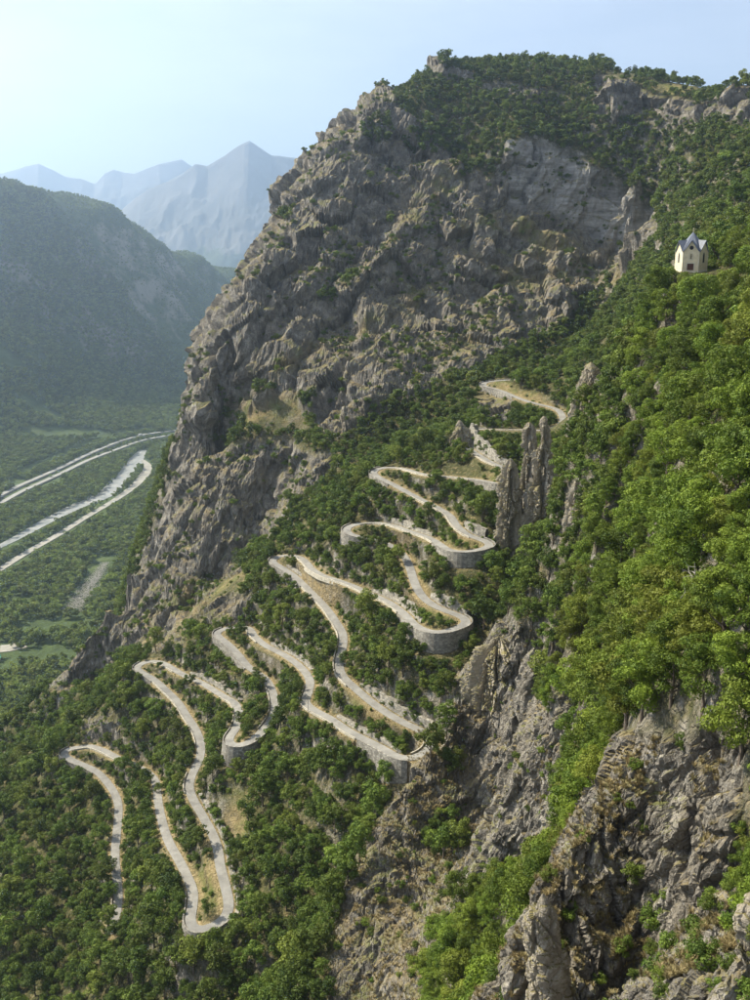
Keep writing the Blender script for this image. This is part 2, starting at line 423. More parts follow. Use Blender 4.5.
# soft relief on the wooded ground
oth = 1 - rock
V[:, 2] += oth * off_road * (1.1 * fbm(V * 0.06, 3, 61) + 0.35 * fbm(V * 0.35, 2, 62)) * np.clip(DEP / 200, .3, 1.5)
def side_of(P):
    t = np.gradient(P, axis=0); t[:, 2] = 0
    t /= np.linalg.norm(t, axis=1, keepdims=True) + 1e-9
    return np.c_[t[:, 1], -t[:, 0], np.zeros(len(t))]        # to the right of travel
road_n = side_of(road)
rpx, rpy, rdep = project(road)
arc = np.r_[0, np.cumsum(np.linalg.norm(np.diff(road, axis=0), axis=1))]
# index of each traced pixel on the finished axis
trace_i = []
lo = 0
for q in ROAD_PX:
    P = road_raw[len(trace_i)]
    w = np.arange(lo, min(lo + 90, len(road)))
    j = w[np.argmin(((road[w] - P) ** 2).sum(1))]
    trace_i.append(int(j)); lo = max(lo, int(j))
def ridx(px, py):
    return trace_i[int(np.argmin([(a - px) ** 2 + (b - py) ** 2 for a, b in ROAD_PX]))]
HAIR = [  # hairpin walls: start pixel, end pixel, side (None = downhill), heights below the road, label
 ((96,771),(68,749),(3,5,5,2),'curved stone wall holding up the lowest left-hand hairpin'),
 ((193,892),(225,918),(2,4,5,3),'stone wall under the hairpin nearest the foot of the slope'),
 ((155,680),(142,663),(2,4,4,2),'short stone wall under the left-hand hairpin below a grey outcrop'),
 ((236,728),(262,731),(4,9,9,5),'tall round stone bastion carrying a hairpin among trees'),
 ((249.5,668),(223,629),(3,7,8,4),'pale stone wall below the left-hand hairpin under the rocky knoll'),
 ((363,738.5),(408,759),(2,9,11,8),'tall triangular stone wall under the hairpin beside the rock rib'),
 ((305,586),(276,557),(2,5,6,3),'stone wall under the hairpin with a small round tree'),
 ((403.5,613),(463,617),(2,7,8,3),'long curved stone wall under the hairpin above the rock rib'),
 ((372,539),(354,524.5),(4,9,9,4),'pale stone wall at the left-hand hairpin hidden in trees'),
 ((438,543),(482,539.5),(2,7,6,3),'round stone bastion under the hairpin next to the rock spires'),
 ((392.5,484),(380.5,468),(3,5,4,2),'low stone wall round the left-hand hairpin by a grey boulder'),
 ((475,479.5),(502,467),(3,7,7,3),'stone wall under the bend behind the rock spires'),
 ((516,397),(494,381),(2,4,3,2),'low stone wall at the topmost left-hand hairpin'),
]
def turn_outer(i0, i1):
    mid = (i0 + i1) // 2
    c = road[[i0, i1], :2].mean(0)
    return 1 if (road[mid, :2] - c) @ road_n[mid, :2] > 0 else -1
# bed of the road, stepping down behind the hairpin walls
k = sstep(3.3, 8.5, d_road)
V[:, 2] = np.where(d_road < 20, (z_road - 0.18) * (1 - k) + V[:, 2] * k, V[:, 2])
for a, b, h, lab in HAIR:
    i0, i1 = ridx(*a), ridx(*b); sd = turn_outer(i0, i1)
    m = np.where((d_road > 2.6) & (d_road < 15) & (i_road >= i0) & (i_road <= i1))[0]
    n_ = road_n[i_road[m]] * sd
    m = m[((V[m] - road[i_road[m]]) * n_).sum(1) > 0]
    s_ = d_road[m]; t_ = (i_road[m] - i0) / max(1, i1 - i0)
    hh = np.interp(t_, np.linspace(0, 1, len(h)), h)
    tg = z_road[m] - hh * sstep(2.6, 2.95, s_) - np.maximum(0, s_ - 3) * 0.3
    w_ = 1 - sstep(8, 15, s_)
    V[m, 2] = np.minimum(V[m, 2], tg * w_ + V[m, 2] * (1 - w_))
T = V.reshape(NC, NR, 3)
surf_pts = V

def grid_mesh(name, T, attrs=None, smooth=False):
    nc, nr = T.shape[:2]
    idx = np.arange(nc * nr).reshape(nc, nr)
    q = np.stack([idx[:-1, :-1], idx[1:, :-1], idx[1:, 1:], idx[:-1, 1:]], -1).reshape(-1, 4)
    if np.cross(T[1, 0] - T[0, 0], T[0, 1] - T[0, 0])[2] < 0:
        q = q[:, ::-1]
    return raw_mesh(name, T.reshape(-1, 3), q, attrs, smooth)
def raw_mesh(name, V, q, attrs=None, smooth=False):
    me = bpy.data.meshes.new(name)
    V = np.asarray(V, np.float32); q = np.asarray(q, np.int32)
    w = q.shape[1]
    me.vertices.add(len(V)); me.vertices.foreach_set('co', V.ravel())
    me.loops.add(q.size); me.loops.foreach_set('vertex_index', np.ascontiguousarray(q).ravel())
    me.polygons.add(len(q)); me.polygons.foreach_set('loop_start', np.arange(0, q.size, w, dtype=np.int32))
    me.update(calc_edges=True)
    me.polygons.foreach_set('use_smooth', np.full(len(q), smooth, dtype=bool))
    for k, v in (attrs or {}).items():
        v = np.asarray(v, np.float32)
        dom = 'POINT' if len(v) == len(V) else 'FACE'
        at_ = me.attributes.new(k, 'FLOAT', dom)
        at_.data.foreach_set('value', v)
    return me
def link(name, me, mat, parent=None, **props):
    o = bpy.data.objects.new(name, me)
    col.objects.link(o)
    if mat is not None:
        me.materials.append(mat)
    if parent is not None:
        o.parent = parent
    for k, v in props.items():
        o[k] = v
    return o
# ------------------------------------------------------------------ materials
class NT:
    def __init__(s, name):
        s.m = bpy.data.materials.new(name); s.m.use_nodes = True
        s.t = s.m.node_tree; s.b = s.t.nodes['Principled BSDF']; s.out = s.t.nodes['Material Output']
        s.b.inputs['Roughness'].default_value = 0.9
        s.b.inputs['Specular IOR Level'].default_value = 0.15
    def n(s, typ, **kw):
        x = s.t.nodes.new(typ)
        for k, v in kw.items(): setattr(x, k, v)
        return x
    def l(s, a, b): s.t.links.new(a, b)
    def obj(s): return s.n('ShaderNodeTexCoord').outputs['Object']
    def noise(s, vec, scale, detail=6, rough=0.6, dist=0.0):
        x = s.n('ShaderNodeTexNoise'); s.l(vec, x.inputs['Vector'])
        x.inputs['Scale'].default_value = scale; x.inputs['Detail'].default_value = detail
        x.inputs['Roughness'].default_value = rough; x.inputs['Distortion'].default_value = dist
        return x.outputs['Fac']
    def voro(s, vec, scale, feature='F1', out='Distance'):
        x = s.n('ShaderNodeTexVoronoi', feature=feature); s.l(vec, x.inputs['Vector'])
        x.inputs['Scale'].default_value = scale
        return x.outputs[out]
    def ramp(s, fac, stops):
        x = s.n('ShaderNodeValToRGB'); s.l(fac, x.inputs[0])
        e = x.color_ramp.elements
        while len(e) < len(stops): e.new(0.5)
        for k, (p, c) in enumerate(stops):
            e[k].position = p
            e[k].color = (*c, 1) if isinstance(c, tuple) else (c, c, c, 1)
        return x.outputs[0]
    def mix(s, fac, a, b, mode='MIX'):
        x = s.n('ShaderNodeMix', data_type='RGBA', blend_type=mode)
        if isinstance(fac, (int, float)): x.inputs[0].default_value = fac
        else: s.l(fac, x.inputs[0])
        for i, v in ((6, a), (7, b)):
            if isinstance(v, tuple): x.inputs[i].default_value = (*v, 1)
            else: s.l(v, x.inputs[i])
        return x.outputs[2]
    def math(s, op, a, b=0.0, clamp=False):
        x = s.n('ShaderNodeMath', operation=op, use_clamp=clamp)
        for i, v in enumerate((a, b)):
            if isinstance(v, (int, float)): x.inputs[i].default_value = v
            else: s.l(v, x.inputs[i])
        return x.outputs[0]
    def attr(s, name):
        x = s.n('ShaderNodeAttribute', attribute_name=name); return x.outputs['Fac']
    def bump(s, h, strength, dist, normal=None):
        x = s.n('ShaderNodeBump'); s.l(h, x.inputs['Height'])
        x.inputs['Strength'].default_value = strength; x.inputs['Distance'].default_value = dist
        if normal is not None: s.l(normal, x.inputs['Normal'])
        return x.outputs[0]
    def base(s, c):
        if isinstance(c, tuple): s.b.inputs['Base Color'].default_value = (*c, 1)
        else: s.l(c, s.b.inputs['Base Color'])
    def normal(s, n): s.l(n, s.b.inputs['Normal'])

def stretched(g, vec, scale, rot=(0, 0, 0)):
    x = g.n('ShaderNodeMapping'); g.l(vec, x.inputs['Vector'])
    x.inputs['Scale'].default_value = scale; x.inputs['Rotation'].default_value = rot
    return x.outputs[0]
def rock_colour(g, vec, k=1.0):
    """grey limestone with warm and dark staining; k scales the grain to the rock's size"""
    big = g.noise(vec, 0.03 * k, 5, 0.6, 0.6)
    mid = g.noise(vec, 0.16 * k, 7, 0.68)
    fine = g.noise(vec, 0.9 * k, 6, 0.7)
    streak = g.noise(stretched(g, vec, (0.30 * k, 0.30 * k, 0.05 * k), (0, R(-28), 0)), 1.0, 6, 0.7, 0.5)
    c = g.ramp(mid, [(0.28, (0.06, 0.055, 0.047)), (0.5, (0.17, 0.156, 0.132)), (0.72, (0.36, 0.335, 0.29))])
    c = g.mix(g.ramp(big, [(0.50, 0.0), (0.72, 0.6)]), c, (0.215, 0.185, 0.135))
    c = g.mix(g.ramp(streak, [(0.50, 0.0), (0.66, 0.75)]), c, (0.07, 0.064, 0.057))
    c = g.mix(0.45, c, g.ramp(fine, [(0.3, 0.2), (0.7, 0.8)]), 'OVERLAY')
    nz = g.n('ShaderNodeTexNoise'); g.l(vec, nz.inputs['Vector']); nz.inputs['Scale'].default_value = 0.5 * k; nz.inputs['Detail'].default_value = 4
    wv = g.n('ShaderNodeVectorMath', operation='MULTIPLY_ADD'); g.l(nz.outputs['Color'], wv.inputs[0]); wv.inputs[1].default_value = (2.6 / k,) * 3; g.l(vec, wv.inputs[2])
    cr = g.voro(wv.outputs[0], 0.55 * k, 'DISTANCE_TO_EDGE')
    c = g.mix(g.ramp(cr, [(0.0, 0.4), (0.07, 0.0)]), c, (0.06, 0.055, 0.045))
    return c, mid, fine, cr

def make_terrain_mat():
    g = NT('terrain_ground'); vec = g.obj()
    rc, mid, fine, cr = rock_colour(g, vec)
    # dry grass and scrub on the ledges
    gn = g.noise(vec, 0.35, 6, 0.7)
    dry = g.ramp(gn, [(0.3, (0.085, 0.07, 0.032)), (0.5, (0.18, 0.14, 0.068)), (0.72, (0.32, 0.25, 0.125))])
    dry = g.mix(g.ramp(g.noise(vec, 0.08, 4, 0.6), [(0.42, 0.0), (0.62, 0.85)]), dry, (0.10, 0.115, 0.03))
    geo = g.n('ShaderNodeNewGeometry')
    sep = g.n('ShaderNodeSeparateXYZ'); g.l(geo.outputs['Normal'], sep.inputs[0])
    flat = g.math('ADD', sep.outputs['Z'], g.math('MULTIPLY', g.math('SUBTRACT', mid, 0.5), 1.1))
    ledge = g.ramp(flat, [(0.64, 0.0), (0.90, 0.85)])
    ledge = g.math('MAXIMUM', ledge, g.math('MULTIPLY', g.attr('grass'), g.ramp(mid, [(0.38, 0.35), (0.55, 0.9)])))
    pl = g.ramp(g.noise(stretched(g, vec, (0.04, 0.04, 0.22), (0, R(35), 0)), 1.0, 7, 0.7, 0.4), [(0.3, (0.13, 0.125, 0.115)), (0.5, (0.30, 0.29, 0.27)), (0.7, (0.46, 0.45, 0.42))])
    rc = g.mix(g.math('MULTIPLY', g.attr('pale'), 0.8), rc, pl)
    rc = g.mix(ledge, rc, dry)
    # floor of the wood
    fl = g.noise(vec, 0.5, 6, 0.7)
    wood = g.ramp(fl, [(0.32, (0.03, 0.036, 0.012)), (0.52, (0.07, 0.07, 0.027)), (0.68, (0.20, 0.16, 0.085))])
    wood = g.mix(g.math('MULTIPLY', g.attr('grass'), 0.9), wood, dry)
    steep = g.ramp(sep.outputs['Z'], [(0.50, 1.0), (0.68, 0.0)])
    wood = g.mix(g.math('MULTIPLY', steep, g.ramp(mid, [(0.35, 0.0), (0.6, 1.0)])), wood, rc)
    c = g.mix(g.attr('rock'), wood, rc)
    # gravelly verge
    vg = g.ramp(g.noise(vec, 0.9, 5, 0.7), [(0.3, (0.17, 0.13, 0.06)), (0.6, (0.33, 0.26, 0.14)), (0.8, (0.45, 0.39, 0.28))])
    vm = g.math('MULTIPLY', g.attr('verge'), g.ramp(g.noise(vec, 0.22, 4, 0.6), [(0.35, 0.3), (0.6, 1.0)]))
    c = g.mix(vm, c, vg)
    g.base(c)
    h = g.math('ADD', g.math('MULTIPLY', mid, 2.0), g.math('MULTIPLY', fine, 0.7))
    h = g.math('ADD', h, g.math('MULTIPLY', g.math('MINIMUM', cr, 0.15), 2.0))
    g.normal(g.bump(h, 0.95, 1.1))
    return g.m
# ------------------------------------------------------------------ build the mountainside
verge = (1 - sstep(3.0, 5.4, d_road))
TERRAIN_MAT = make_terrain_mat()
tm = grid_mesh('mountainside', T, dict(rock=rock, grass=grass, verge=verge, pale=pale))
link('mountainside', tm, TERRAIN_MAT, kind='structure')

# ground height lookup on the finished surface: rasterise it into a plan grid
def plan_raster():
    H = np.full(GXX.shape, -1e9)
    ix = np.round((V[:, 0] - GX0) / GS).astype(int); iy = np.round((V[:, 1] - GY0) / GS).astype(int)
    ok = (ix >= 0) & (iy >= 0) & (ix < len(gx)) & (iy < len(gy))
    s = np.zeros(H.size); c = np.zeros(H.size); k = iy[ok] * len(gx) + ix[ok]
    np.add.at(s, k, V[ok, 2]); np.add.at(c, k, 1)
    m = c > 0
    H = np.where(m, s / np.maximum(c, 1), base.ravel())
    return H.reshape(GXX.shape)
GROUND = plan_raster()

# ------------------------------------------------------------------ valley, hillside and the mountain across it
def rbf_field(C):
    C = np.array(C, float); w = rbf_fit(C[:, :2], C[:, 2], 0)
    def f(x, y):
        q = np.c_[x.ravel(), y.ravel()]; o = np.empty(len(q))
        for k in range(0, len(q), 20000):
            a = q[k:k + 20000]
            D = np.sqrt((a[:, :1] - C[None, :, 0]) ** 2 + (a[:, 1:] - C[None, :, 1]) ** 2)
            o[k:k + 20000] = -D @ w[:-3] + w[-3] + a @ w[-2:]
        return o.reshape(x.shape)
    return f
VZ = VALLEY_Z
MOTOR_A = [(-260,620),(-120,554),(-30,509),(0,495),(18,486),(59,468),(88,454),(117,442),(141,435),(164,431.5),(190,429),(225,428)]
MOTOR_B = [(-260,636),(-120,565),(-30,518),(0,503),(23,490.5),(59,474),(88,460),(117,449),(141,440.5),(164,436),(190,433),(225,431.5)]
SIDE_RD = [(20,471),(56,455),(79,445),(103,436.5),(125,431),(150,428)]
RIVER = [(143,450),(136,459),(128,470),(113,487),(100,497),(75,507),(45,522),(20,536),(0,546),(-30,560),(-120,606),(-240,680)]
BANK = [(143,460),(148,467),(140,480),(125,493),(108,504),(85,517.5),(59,534),(29,551),(0,569),(-30,588),(-120,645),(-240,735)]
TRACK = [(0,448),(20,441),(35,436),(50,427),(62,418),(75,409)]
def trace(px, z): return resample(catmull([on_z(a, b, z) for a, b in px], 8), 6.0)
floor_pts = [tuple(on_z(a, b, VZ - 3)) for L in (MOTOR_A, MOTOR_B, RIVER, BANK) for a, b in L]
floor_pts += [tuple(on_z(a, b, VZ - 2)) for a, b in [(0,600),(0,650),(-60,700),(60,520),(60,580),(200,418),(230,415),(40,610)]]
floor_pts += [(x * 1.37, y * 1.37, VZ - 4 if z <= 20 else VZ + (z - 20) * 1.37) for x, y, z in [(-400,400,16),(-600,600,16),(-350,200,20),(0,600,10),(300,1500,15),(-100,1700,16),(100,2600,16),(600,3000,20),(300,4200,20),(-200,3300,16),(800,6000,20),(-1500,6500,20),(-200,5200,20),(-800,5800,20),(-900,600,120),(-1300,900,300),(-800,1150,60),(-1100,1500,190)]]
KV = (CAM_Z - VZ) / 380.0
hill = [at(a, b, c * KV) for a, b, c in [(0,440,1930),(0,400,2060),(0,340,2250),(60,440,1990),(60,400,2220),(60,357,2480),(120,424,2200),(120,376,2680),(160,384,2800),(200,390,2900),(200,404,2650),
 (-60,150,2750),(0,178,2850),(50,195,2950),(100,210,3100),(130,221,3200),(165,245,3450),(200,261,3700),(245,276,4050),(300,297,4500),(360,330,4900),
 (0,250,2540),(50,270,2690),(100,290,2860),(150,310,3060),(200,330,3300),(240,345,3600)]]
hill += [(x * KV, y * KV, CAM_Z + (z - CAM_Z) * KV) for x, y, z in [(-1600,3300,330),(-1250,3800,200),(-950,4500,120),(-2000,2600,500),(-1500,2300,560),(-1350,1900,420),(-1700,1400,500)]]
vfield = rbf_field(list(map(tuple, hill)) + floor_pts)
vaz = np.linspace(R(-40), R(32), 300); vr = np.geomspace(260, 9300, 460)
TV = np.zeros((300, 460, 3))
TV[..., 0] = vr[None] * np.sin(vaz)[:, None]; TV[..., 1] = vr[None] * np.cos(vaz)[:, None]
zv = vfield(TV[..., 0], TV[..., 1])
P2 = np.c_[TV[..., 0].ravel(), TV[..., 1].ravel(), zv.ravel()]
hi = sstep(VZ + 60, VZ + 220, zv)
gul = ridged(P2 * [1 / 430., 1 / 680., 1 / 650.], 5, 71).reshape(zv.shape)
zv = np.maximum(zv, VZ) + hi * gul * 62 + sstep(VZ + 2, VZ + 40, zv) * 5 * fbm(P2 / 70., 4, 72).reshape(zv.shape) + 0.8 * fbm(P2 / 40., 3, 73).reshape(zv.shape) * sstep(VZ - 1, VZ + 6, zv)
TV[..., 2] = zv
def vlook(x, y):
    a = np.arctan2(x, y); r = np.hypot(x, y)
    fa = np.clip((a - vaz[0]) / (vaz[1] - vaz[0]), 0, 298.99); fr = np.clip(np.log(r / vr[0]) / math.log(vr[1] / vr[0]), 0, 458.99)
    i = fa.astype(int); j = fr.astype(int); fa -= i; fr -= j
    Z = TV[..., 2]
    return (Z[i, j] * (1 - fa) + Z[i + 1, j] * fa) * (1 - fr) + (Z[i, j + 1] * (1 - fa) + Z[i + 1, j + 1] * fa) * fr
def valley_mat():
    g = NT('valley_floor'); v = g.obj()
    a = g.noise(v, 0.02, 8, 0.65); b = g.noise(v, 0.004, 5, 0.6)
    c = g.ramp(a, [(0.3, (0.025, 0.04, 0.014)), (0.55, (0.05, 0.075, 0.022)), (0.75, (0.10, 0.12, 0.045))])
    geo = g.n('ShaderNodeNewGeometry'); sep = g.n('ShaderNodeSeparateXYZ'); g.l(geo.outputs['Normal'], sep.inputs[0])
    s = g.math('ADD', sep.outputs['Z'], g.math('MULTIPLY', g.math('SUBTRACT', g.noise(v, 0.012, 6, 0.7), 0.5), 0.9))
    c = g.mix(g.ramp(s, [(0.40, 1.0), (0.56, 0.0)]), c, (0.21, 0.19, 0.16))
    g.base(c); g.normal(g.bump(a, 0.8, 14.0))
    return g.m
link('valley', grid_mesh('valley', TV, smooth=True), valley_mat(), kind='structure')

def plain_mat(name, c, scale=0.5, var=0.35, rough=0.9, bump=0.0):
    g = NT(name); v = g.obj()
    n = g.noise(v, scale, 6, 0.65)
    lo = tuple(x * (1 - var) for x in c); hi_ = tuple(min(1, x * (1 + var)) for x in c)
    g.base(g.ramp(n, [(0.3, lo), (0.7, hi_)]))
    g.b.inputs['Roughness'].default_value = rough
    if bump: g.normal(g.bump(n, 0.6, bump))
    return g.m
def slab(P, w, th=0.5, crown=0.0):
    """a strip with real thickness: top, two edges"""
    n = side_of(P); w = np.asarray(w, float).reshape(-1, 1) if np.ndim(w) else w
    up = np.array([0, 0, 1.0])
    rows = [P - n * (w / 2) - up * th, P - n * (w / 2), P + up * crown, P + n * (w / 2), P + n * (w / 2) - up * th]
    return np.stack(rows, 0)
M_MOTOR = plain_mat('motorway_concrete', (0.24, 0.236, 0.22), 0.05, 0.12)
M_GRAVEL = plain_mat('river_gravel', (0.25, 0.24, 0.21), 0.08, 0.25)
g = NT('river_water'); v = g.obj()
g.base(g.ramp(g.noise(v, 0.05, 6, 0.7), [(0.35, (0.15, 0.165, 0.165)), (0.6, (0.29, 0.29, 0.275))]))
g.b.inputs['Roughness'].default_value = 0.35
M_WATER = g.m
link('motorway', grid_mesh('motorway', slab(trace(MOTOR_A, VZ + 4), 13.0, 5)), M_MOTOR, kind='structure')
link('motorway', grid_mesh('motorway', slab(trace(MOTOR_B, VZ + 4), 13.0, 5)), M_MOTOR, kind='structure')
link('side_road', grid_mesh('side_road', slab(trace(SIDE_RD, VZ + 3), 9.0, 4)), M_MOTOR, kind='structure')
rv = trace(RIVER, VZ + 0.8)
link('river', grid_mesh('river', slab(rv, np.interp(np.linspace(0, 1, len(rv)), [0, .12, .35, .6, 1], [20, 50, 44, 18, 25]), 2)), M_WATER, kind='structure')
bk = trace(BANK, VZ + 1.2)
link('river_bank', grid_mesh('river_bank', slab(bk, np.interp(np.linspace(0, 1, len(bk)), [0, .1, .3, 1], [11, 27, 15, 16]), 2)), M_GRAVEL, kind='structure')
def raised_strip(name, px, z, label, h, w, mat):
    P = trace(px, z); me = grid_mesh(name, slab(P + [0, 0, h], w, h))
    return link(name, me, mat, label=label, category='barrier')
M_DARKSTRIP = plain_mat('noise_wall', (0.035, 0.04, 0.045), 0.1, 0.2)  # dark tone of the raised strip running between the carriageways
raised_strip('median_strip', [((a[0] + b[0]) / 2, (a[1] + b[1]) / 2) for a, b in zip(MOTOR_A, MOTOR_B)], VZ + 4, 'dark raised strip between the two carriageways of the motorway', 2.5, 3.0, M_DARKSTRIP)

# lorry on the far carriageway
def box_v(x0, x1, y0, y1, z0, z1):
    return [(x, y, z) for x in (x0, x1) for y in (y0, y1) for z in (z0, z1)]
BOXF = [(0, 1, 3, 2), (4, 6, 7, 5), (0, 4, 5, 1), (2, 3, 7, 6), (0, 2, 6, 4), (1, 5, 7, 3)]
def boxes(name, L, mat, parent=None, **props):
    vs, fs = [], []
    for b in L:
        k = len(vs); vs += box_v(*b); fs += [tuple(i + k for i in f) for f in BOXF]
    me = bpy.data.meshes.new(name); me.from_pydata(vs, [], fs); me.update()
    return link(name, me, mat, parent, **props)
def empty(name, loc, rz=0.0, label=None, category=None, group=None):
    o = bpy.data.objects.new(name, None); col.objects.link(o)
    o.location = loc; o.rotation_euler = (0, 0, rz)
    if label: o['label'] = label
    if category: o['category'] = category
    if group: o['group'] = group
    return o
M_WHITE = plain_mat('white_paint', (0.75, 0.75, 0.72), 0.2, 0.08, 0.5)
M_TYRE = plain_mat('rubber', (0.02, 0.02, 0.02), 1, 0.2)
M_CAB = plain_mat('cab_paint', (0.45, 0.47, 0.5), 1, 0.1, 0.4)
def cyl(name, r, h, mat, parent, loc, axis='Z', n=14):
    vs, fs = [], []
    for k in range(n):
        a = 2 * math.pi * k / n; c, s = r * math.cos(a), r * math.sin(a)
        for t in (-h / 2, h / 2):
            vs.append({'Z': (c, s, t), 'X': (t, c, s), 'Y': (c, t, s)}[axis])
    for k in range(n):
        a, b = 2 * k, 2 * ((k + 1) % n); fs.append((a, b, b + 1, a + 1))
    fs.append(tuple(range(0, 2 * n, 2))[::-1]); fs.append(tuple(range(1, 2 * n, 2)))
    me = bpy.data.meshes.new(name); me.from_pydata(vs, [], fs); me.update()
    o = link(name, me, mat, parent); o.location = loc; return o
mp = trace(MOTOR_A, VZ + 4)
j = int(np.argmin(np.abs(project(mp)[0] - 141)))
tdir = mp[j + 1] - mp[j]
lorry = empty('lorry', mp[j] + [0, 0, 0.02], math.atan2(tdir[1], tdir[0]), 'pale box lorry driving on the motorway through the valley', 'lorry')
boxes('cargo_box', [(-8, 4.2, -1.4, 1.4, 1.1, 4.4)], M_WHITE, lorry)
boxes('cab', [(4.6, 6.9, -1.3, 1.3, 0.7, 3.4), (4.5, 6.3, -1.2, 1.2, 3.4, 3.8)], M_CAB, lorry)
boxes('chassis', [(-8, 6.6, -0.5, 0.5, 0.5, 1.08)], M_TYRE, lorry)
for wx in (-6.5, -5.2, 2.6, 5.8):
    for wy in (-1.15, 1.15): cyl('wheel', 0.52, 0.35, M_TYRE, lorry, (wx, wy, 0.52), 'Y')

# ------------------------------------------------------------------ far ranges
def far_mat(name):
    g = NT(name); v = g.obj()
    a = g.noise(v, 0.0016, 9, 0.65)
    geo = g.n('ShaderNodeNewGeometry'); sep = g.n('ShaderNodeSeparateXYZ'); g.l(geo.outputs['Normal'], sep.inputs[0])
    sepp = g.n('ShaderNodeSeparateXYZ'); g.l(v, sepp.inputs[0])
    c = g.ramp(a, [(0.35, (0.055, 0.055, 0.052)), (0.65, (0.13, 0.125, 0.12))])
    alt = g.math('ADD', g.math('MULTIPLY', sepp.outputs['Z'], 0.0012), g.math('MULTIPLY', a, 0.7))
    c = g.mix(g.ramp(alt, [(0.95, 1.0), (1.25, 0.0)]), c, (0.04, 0.055, 0.025))
    g.base(c); g.normal(g.bump(a, 0.6, 120.0))
    return g.m
def far_range(name, sky_px, Y, depth, seed, mat, snow=None):
    xs = np.linspace(sky_px[0][0], sky_px[-1][0], 260)
    py = np.interp(xs, [q[0] for q in sky_px], [q[1] for q in sky_px])
    crest = np.array([at(a, b, Y) for a, b in zip(xs, py)])
    nv = 120; t = np.linspace(-1, 0.8, nv)
    G = np.zeros((260, nv, 3))
    wob = np.interp(xs, xs[::26], rng.normal(0, depth * 0.10, len(xs[::26])))
    for j, s in enumerate(t):
        yy = Y + s * depth + wob * (1 - abs(s))
        sc = yy / Y
        G[:, j, 0] = crest[:, 0] * (1 + (sc - 1) * 0.6); G[:, j, 1] = yy
        G[:, j, 2] = (crest[:, 2] - VZ) * (1 - abs(s) ** 0.85) + VZ - 30 * abs(s)
    p = G.reshape(-1, 3)
    rg = ridged(p * np.array([1 / (depth * .30), 1 / (depth * .55), 1 / (depth * .6)]), 6, seed).reshape(260, nv)
    amp = depth * 0.10 * np.sin(np.pi * np.clip(np.abs(t), 0, 1)) ** 0.7 + depth * 0.006
    G[..., 2] += rg * amp[None] * np.clip((G[..., 2] - VZ) / 300, 0.0, 1)
    link(name, grid_mesh(name, G, smooth=True), mat, kind='structure')
FM = far_mat('distant_rock')
far_range('far_mountain', [(60,262),(90,238),(120,212),(133,201),(150,190),(170,182),(184,174),(196,165),(208,166),(225,157),(240,147),(250,142.5),(260,149),(272,156),(284,157),(298,157),(308,162),(318,169),(340,183),(380,205),(430,240)], 13000, 2300, 81, FM)
far_range('far_mountain', [(-80,190),(-40,180),(0,174),(15,171),(28,167),(40,165),(52,170),(66,177),(80,179),(95,184),(104,173),(113,169),(124,172),(135,174),(147,170),(158,167),(172,163),(183,160),(196,169),(215,175),(260,185),(320,200)], 18000, 2600, 85, FM)
# ------------------------------------------------------------------ the road and its walls
g = NT('road_asphalt'); v = g.obj()
c = g.ramp(g.noise(v, 0.25, 6, 0.6), [(0.3, (0.155, 0.15, 0.136)), (0.7, (0.235, 0.228, 0.208))])
c = g.mix(0.3, c, g.ramp(g.noise(v, 2.5, 4, 0.6), [(0.3, 0.3), (0.7, 0.7)]), 'OVERLAY')
c = g.mix(g.ramp(g.noise(v, 0.07, 5, 0.7, 1.0), [(0.56, 0.0), (0.60, 0.45)]), c, (0.12, 0.118, 0.112))
g.base(c)
M_ROAD = g.m
link('mountain_road', grid_mesh('mountain_road', slab(road, 4.0, 0.3, 0.05)), M_ROAD, kind='structure')
def stone_mat(name, c, k=1.0):
    g = NT(name); v = g.obj()
    br = g.voro(stretched(g, v, (1.0, 1.0, 1.7)), 1.1 * k, 'DISTANCE_TO_EDGE')
    cell = g.voro(stretched(g, v, (1.0, 1.0, 1.7)), 1.1 * k, 'F1', 'Color')
    sep = g.n('ShaderNodeSeparateXYZ'); g.l(cell, sep.inputs[0])
    col_ = g.ramp(sep.outputs['X'], [(0.0, tuple(x * 0.62 for x in c)), (1.0, tuple(min(.8, x * 1.3) for x in c))])
    col_ = g.mix(g.ramp(br, [(0.0, 0.8), (0.09, 0.0)]), col_, tuple(x * 0.35 for x in c))
    st = g.noise(stretched(g, v, (0.5, 0.5, 0.08)), 1.0, 5, 0.7)
    col_ = g.mix(g.ramp(st, [(0.5, 0.0), (0.72, 0.55)]), col_, tuple(x * 0.4 for x in c))
    g.base(col_); g.normal(g.bump(g.math('MINIMUM', br, 0.12), 0.8, 0.5))
    return g.m
M_STONE = stone_mat('wall_stone', (0.22, 0.207, 0.178), 0.75)
M_CUT = stone_mat('cut_rock', (0.24, 0.225, 0.19), 0.7)
M_PARAPET = stone_mat('parapet_stone', (0.40, 0.37, 0.30), 1.6)
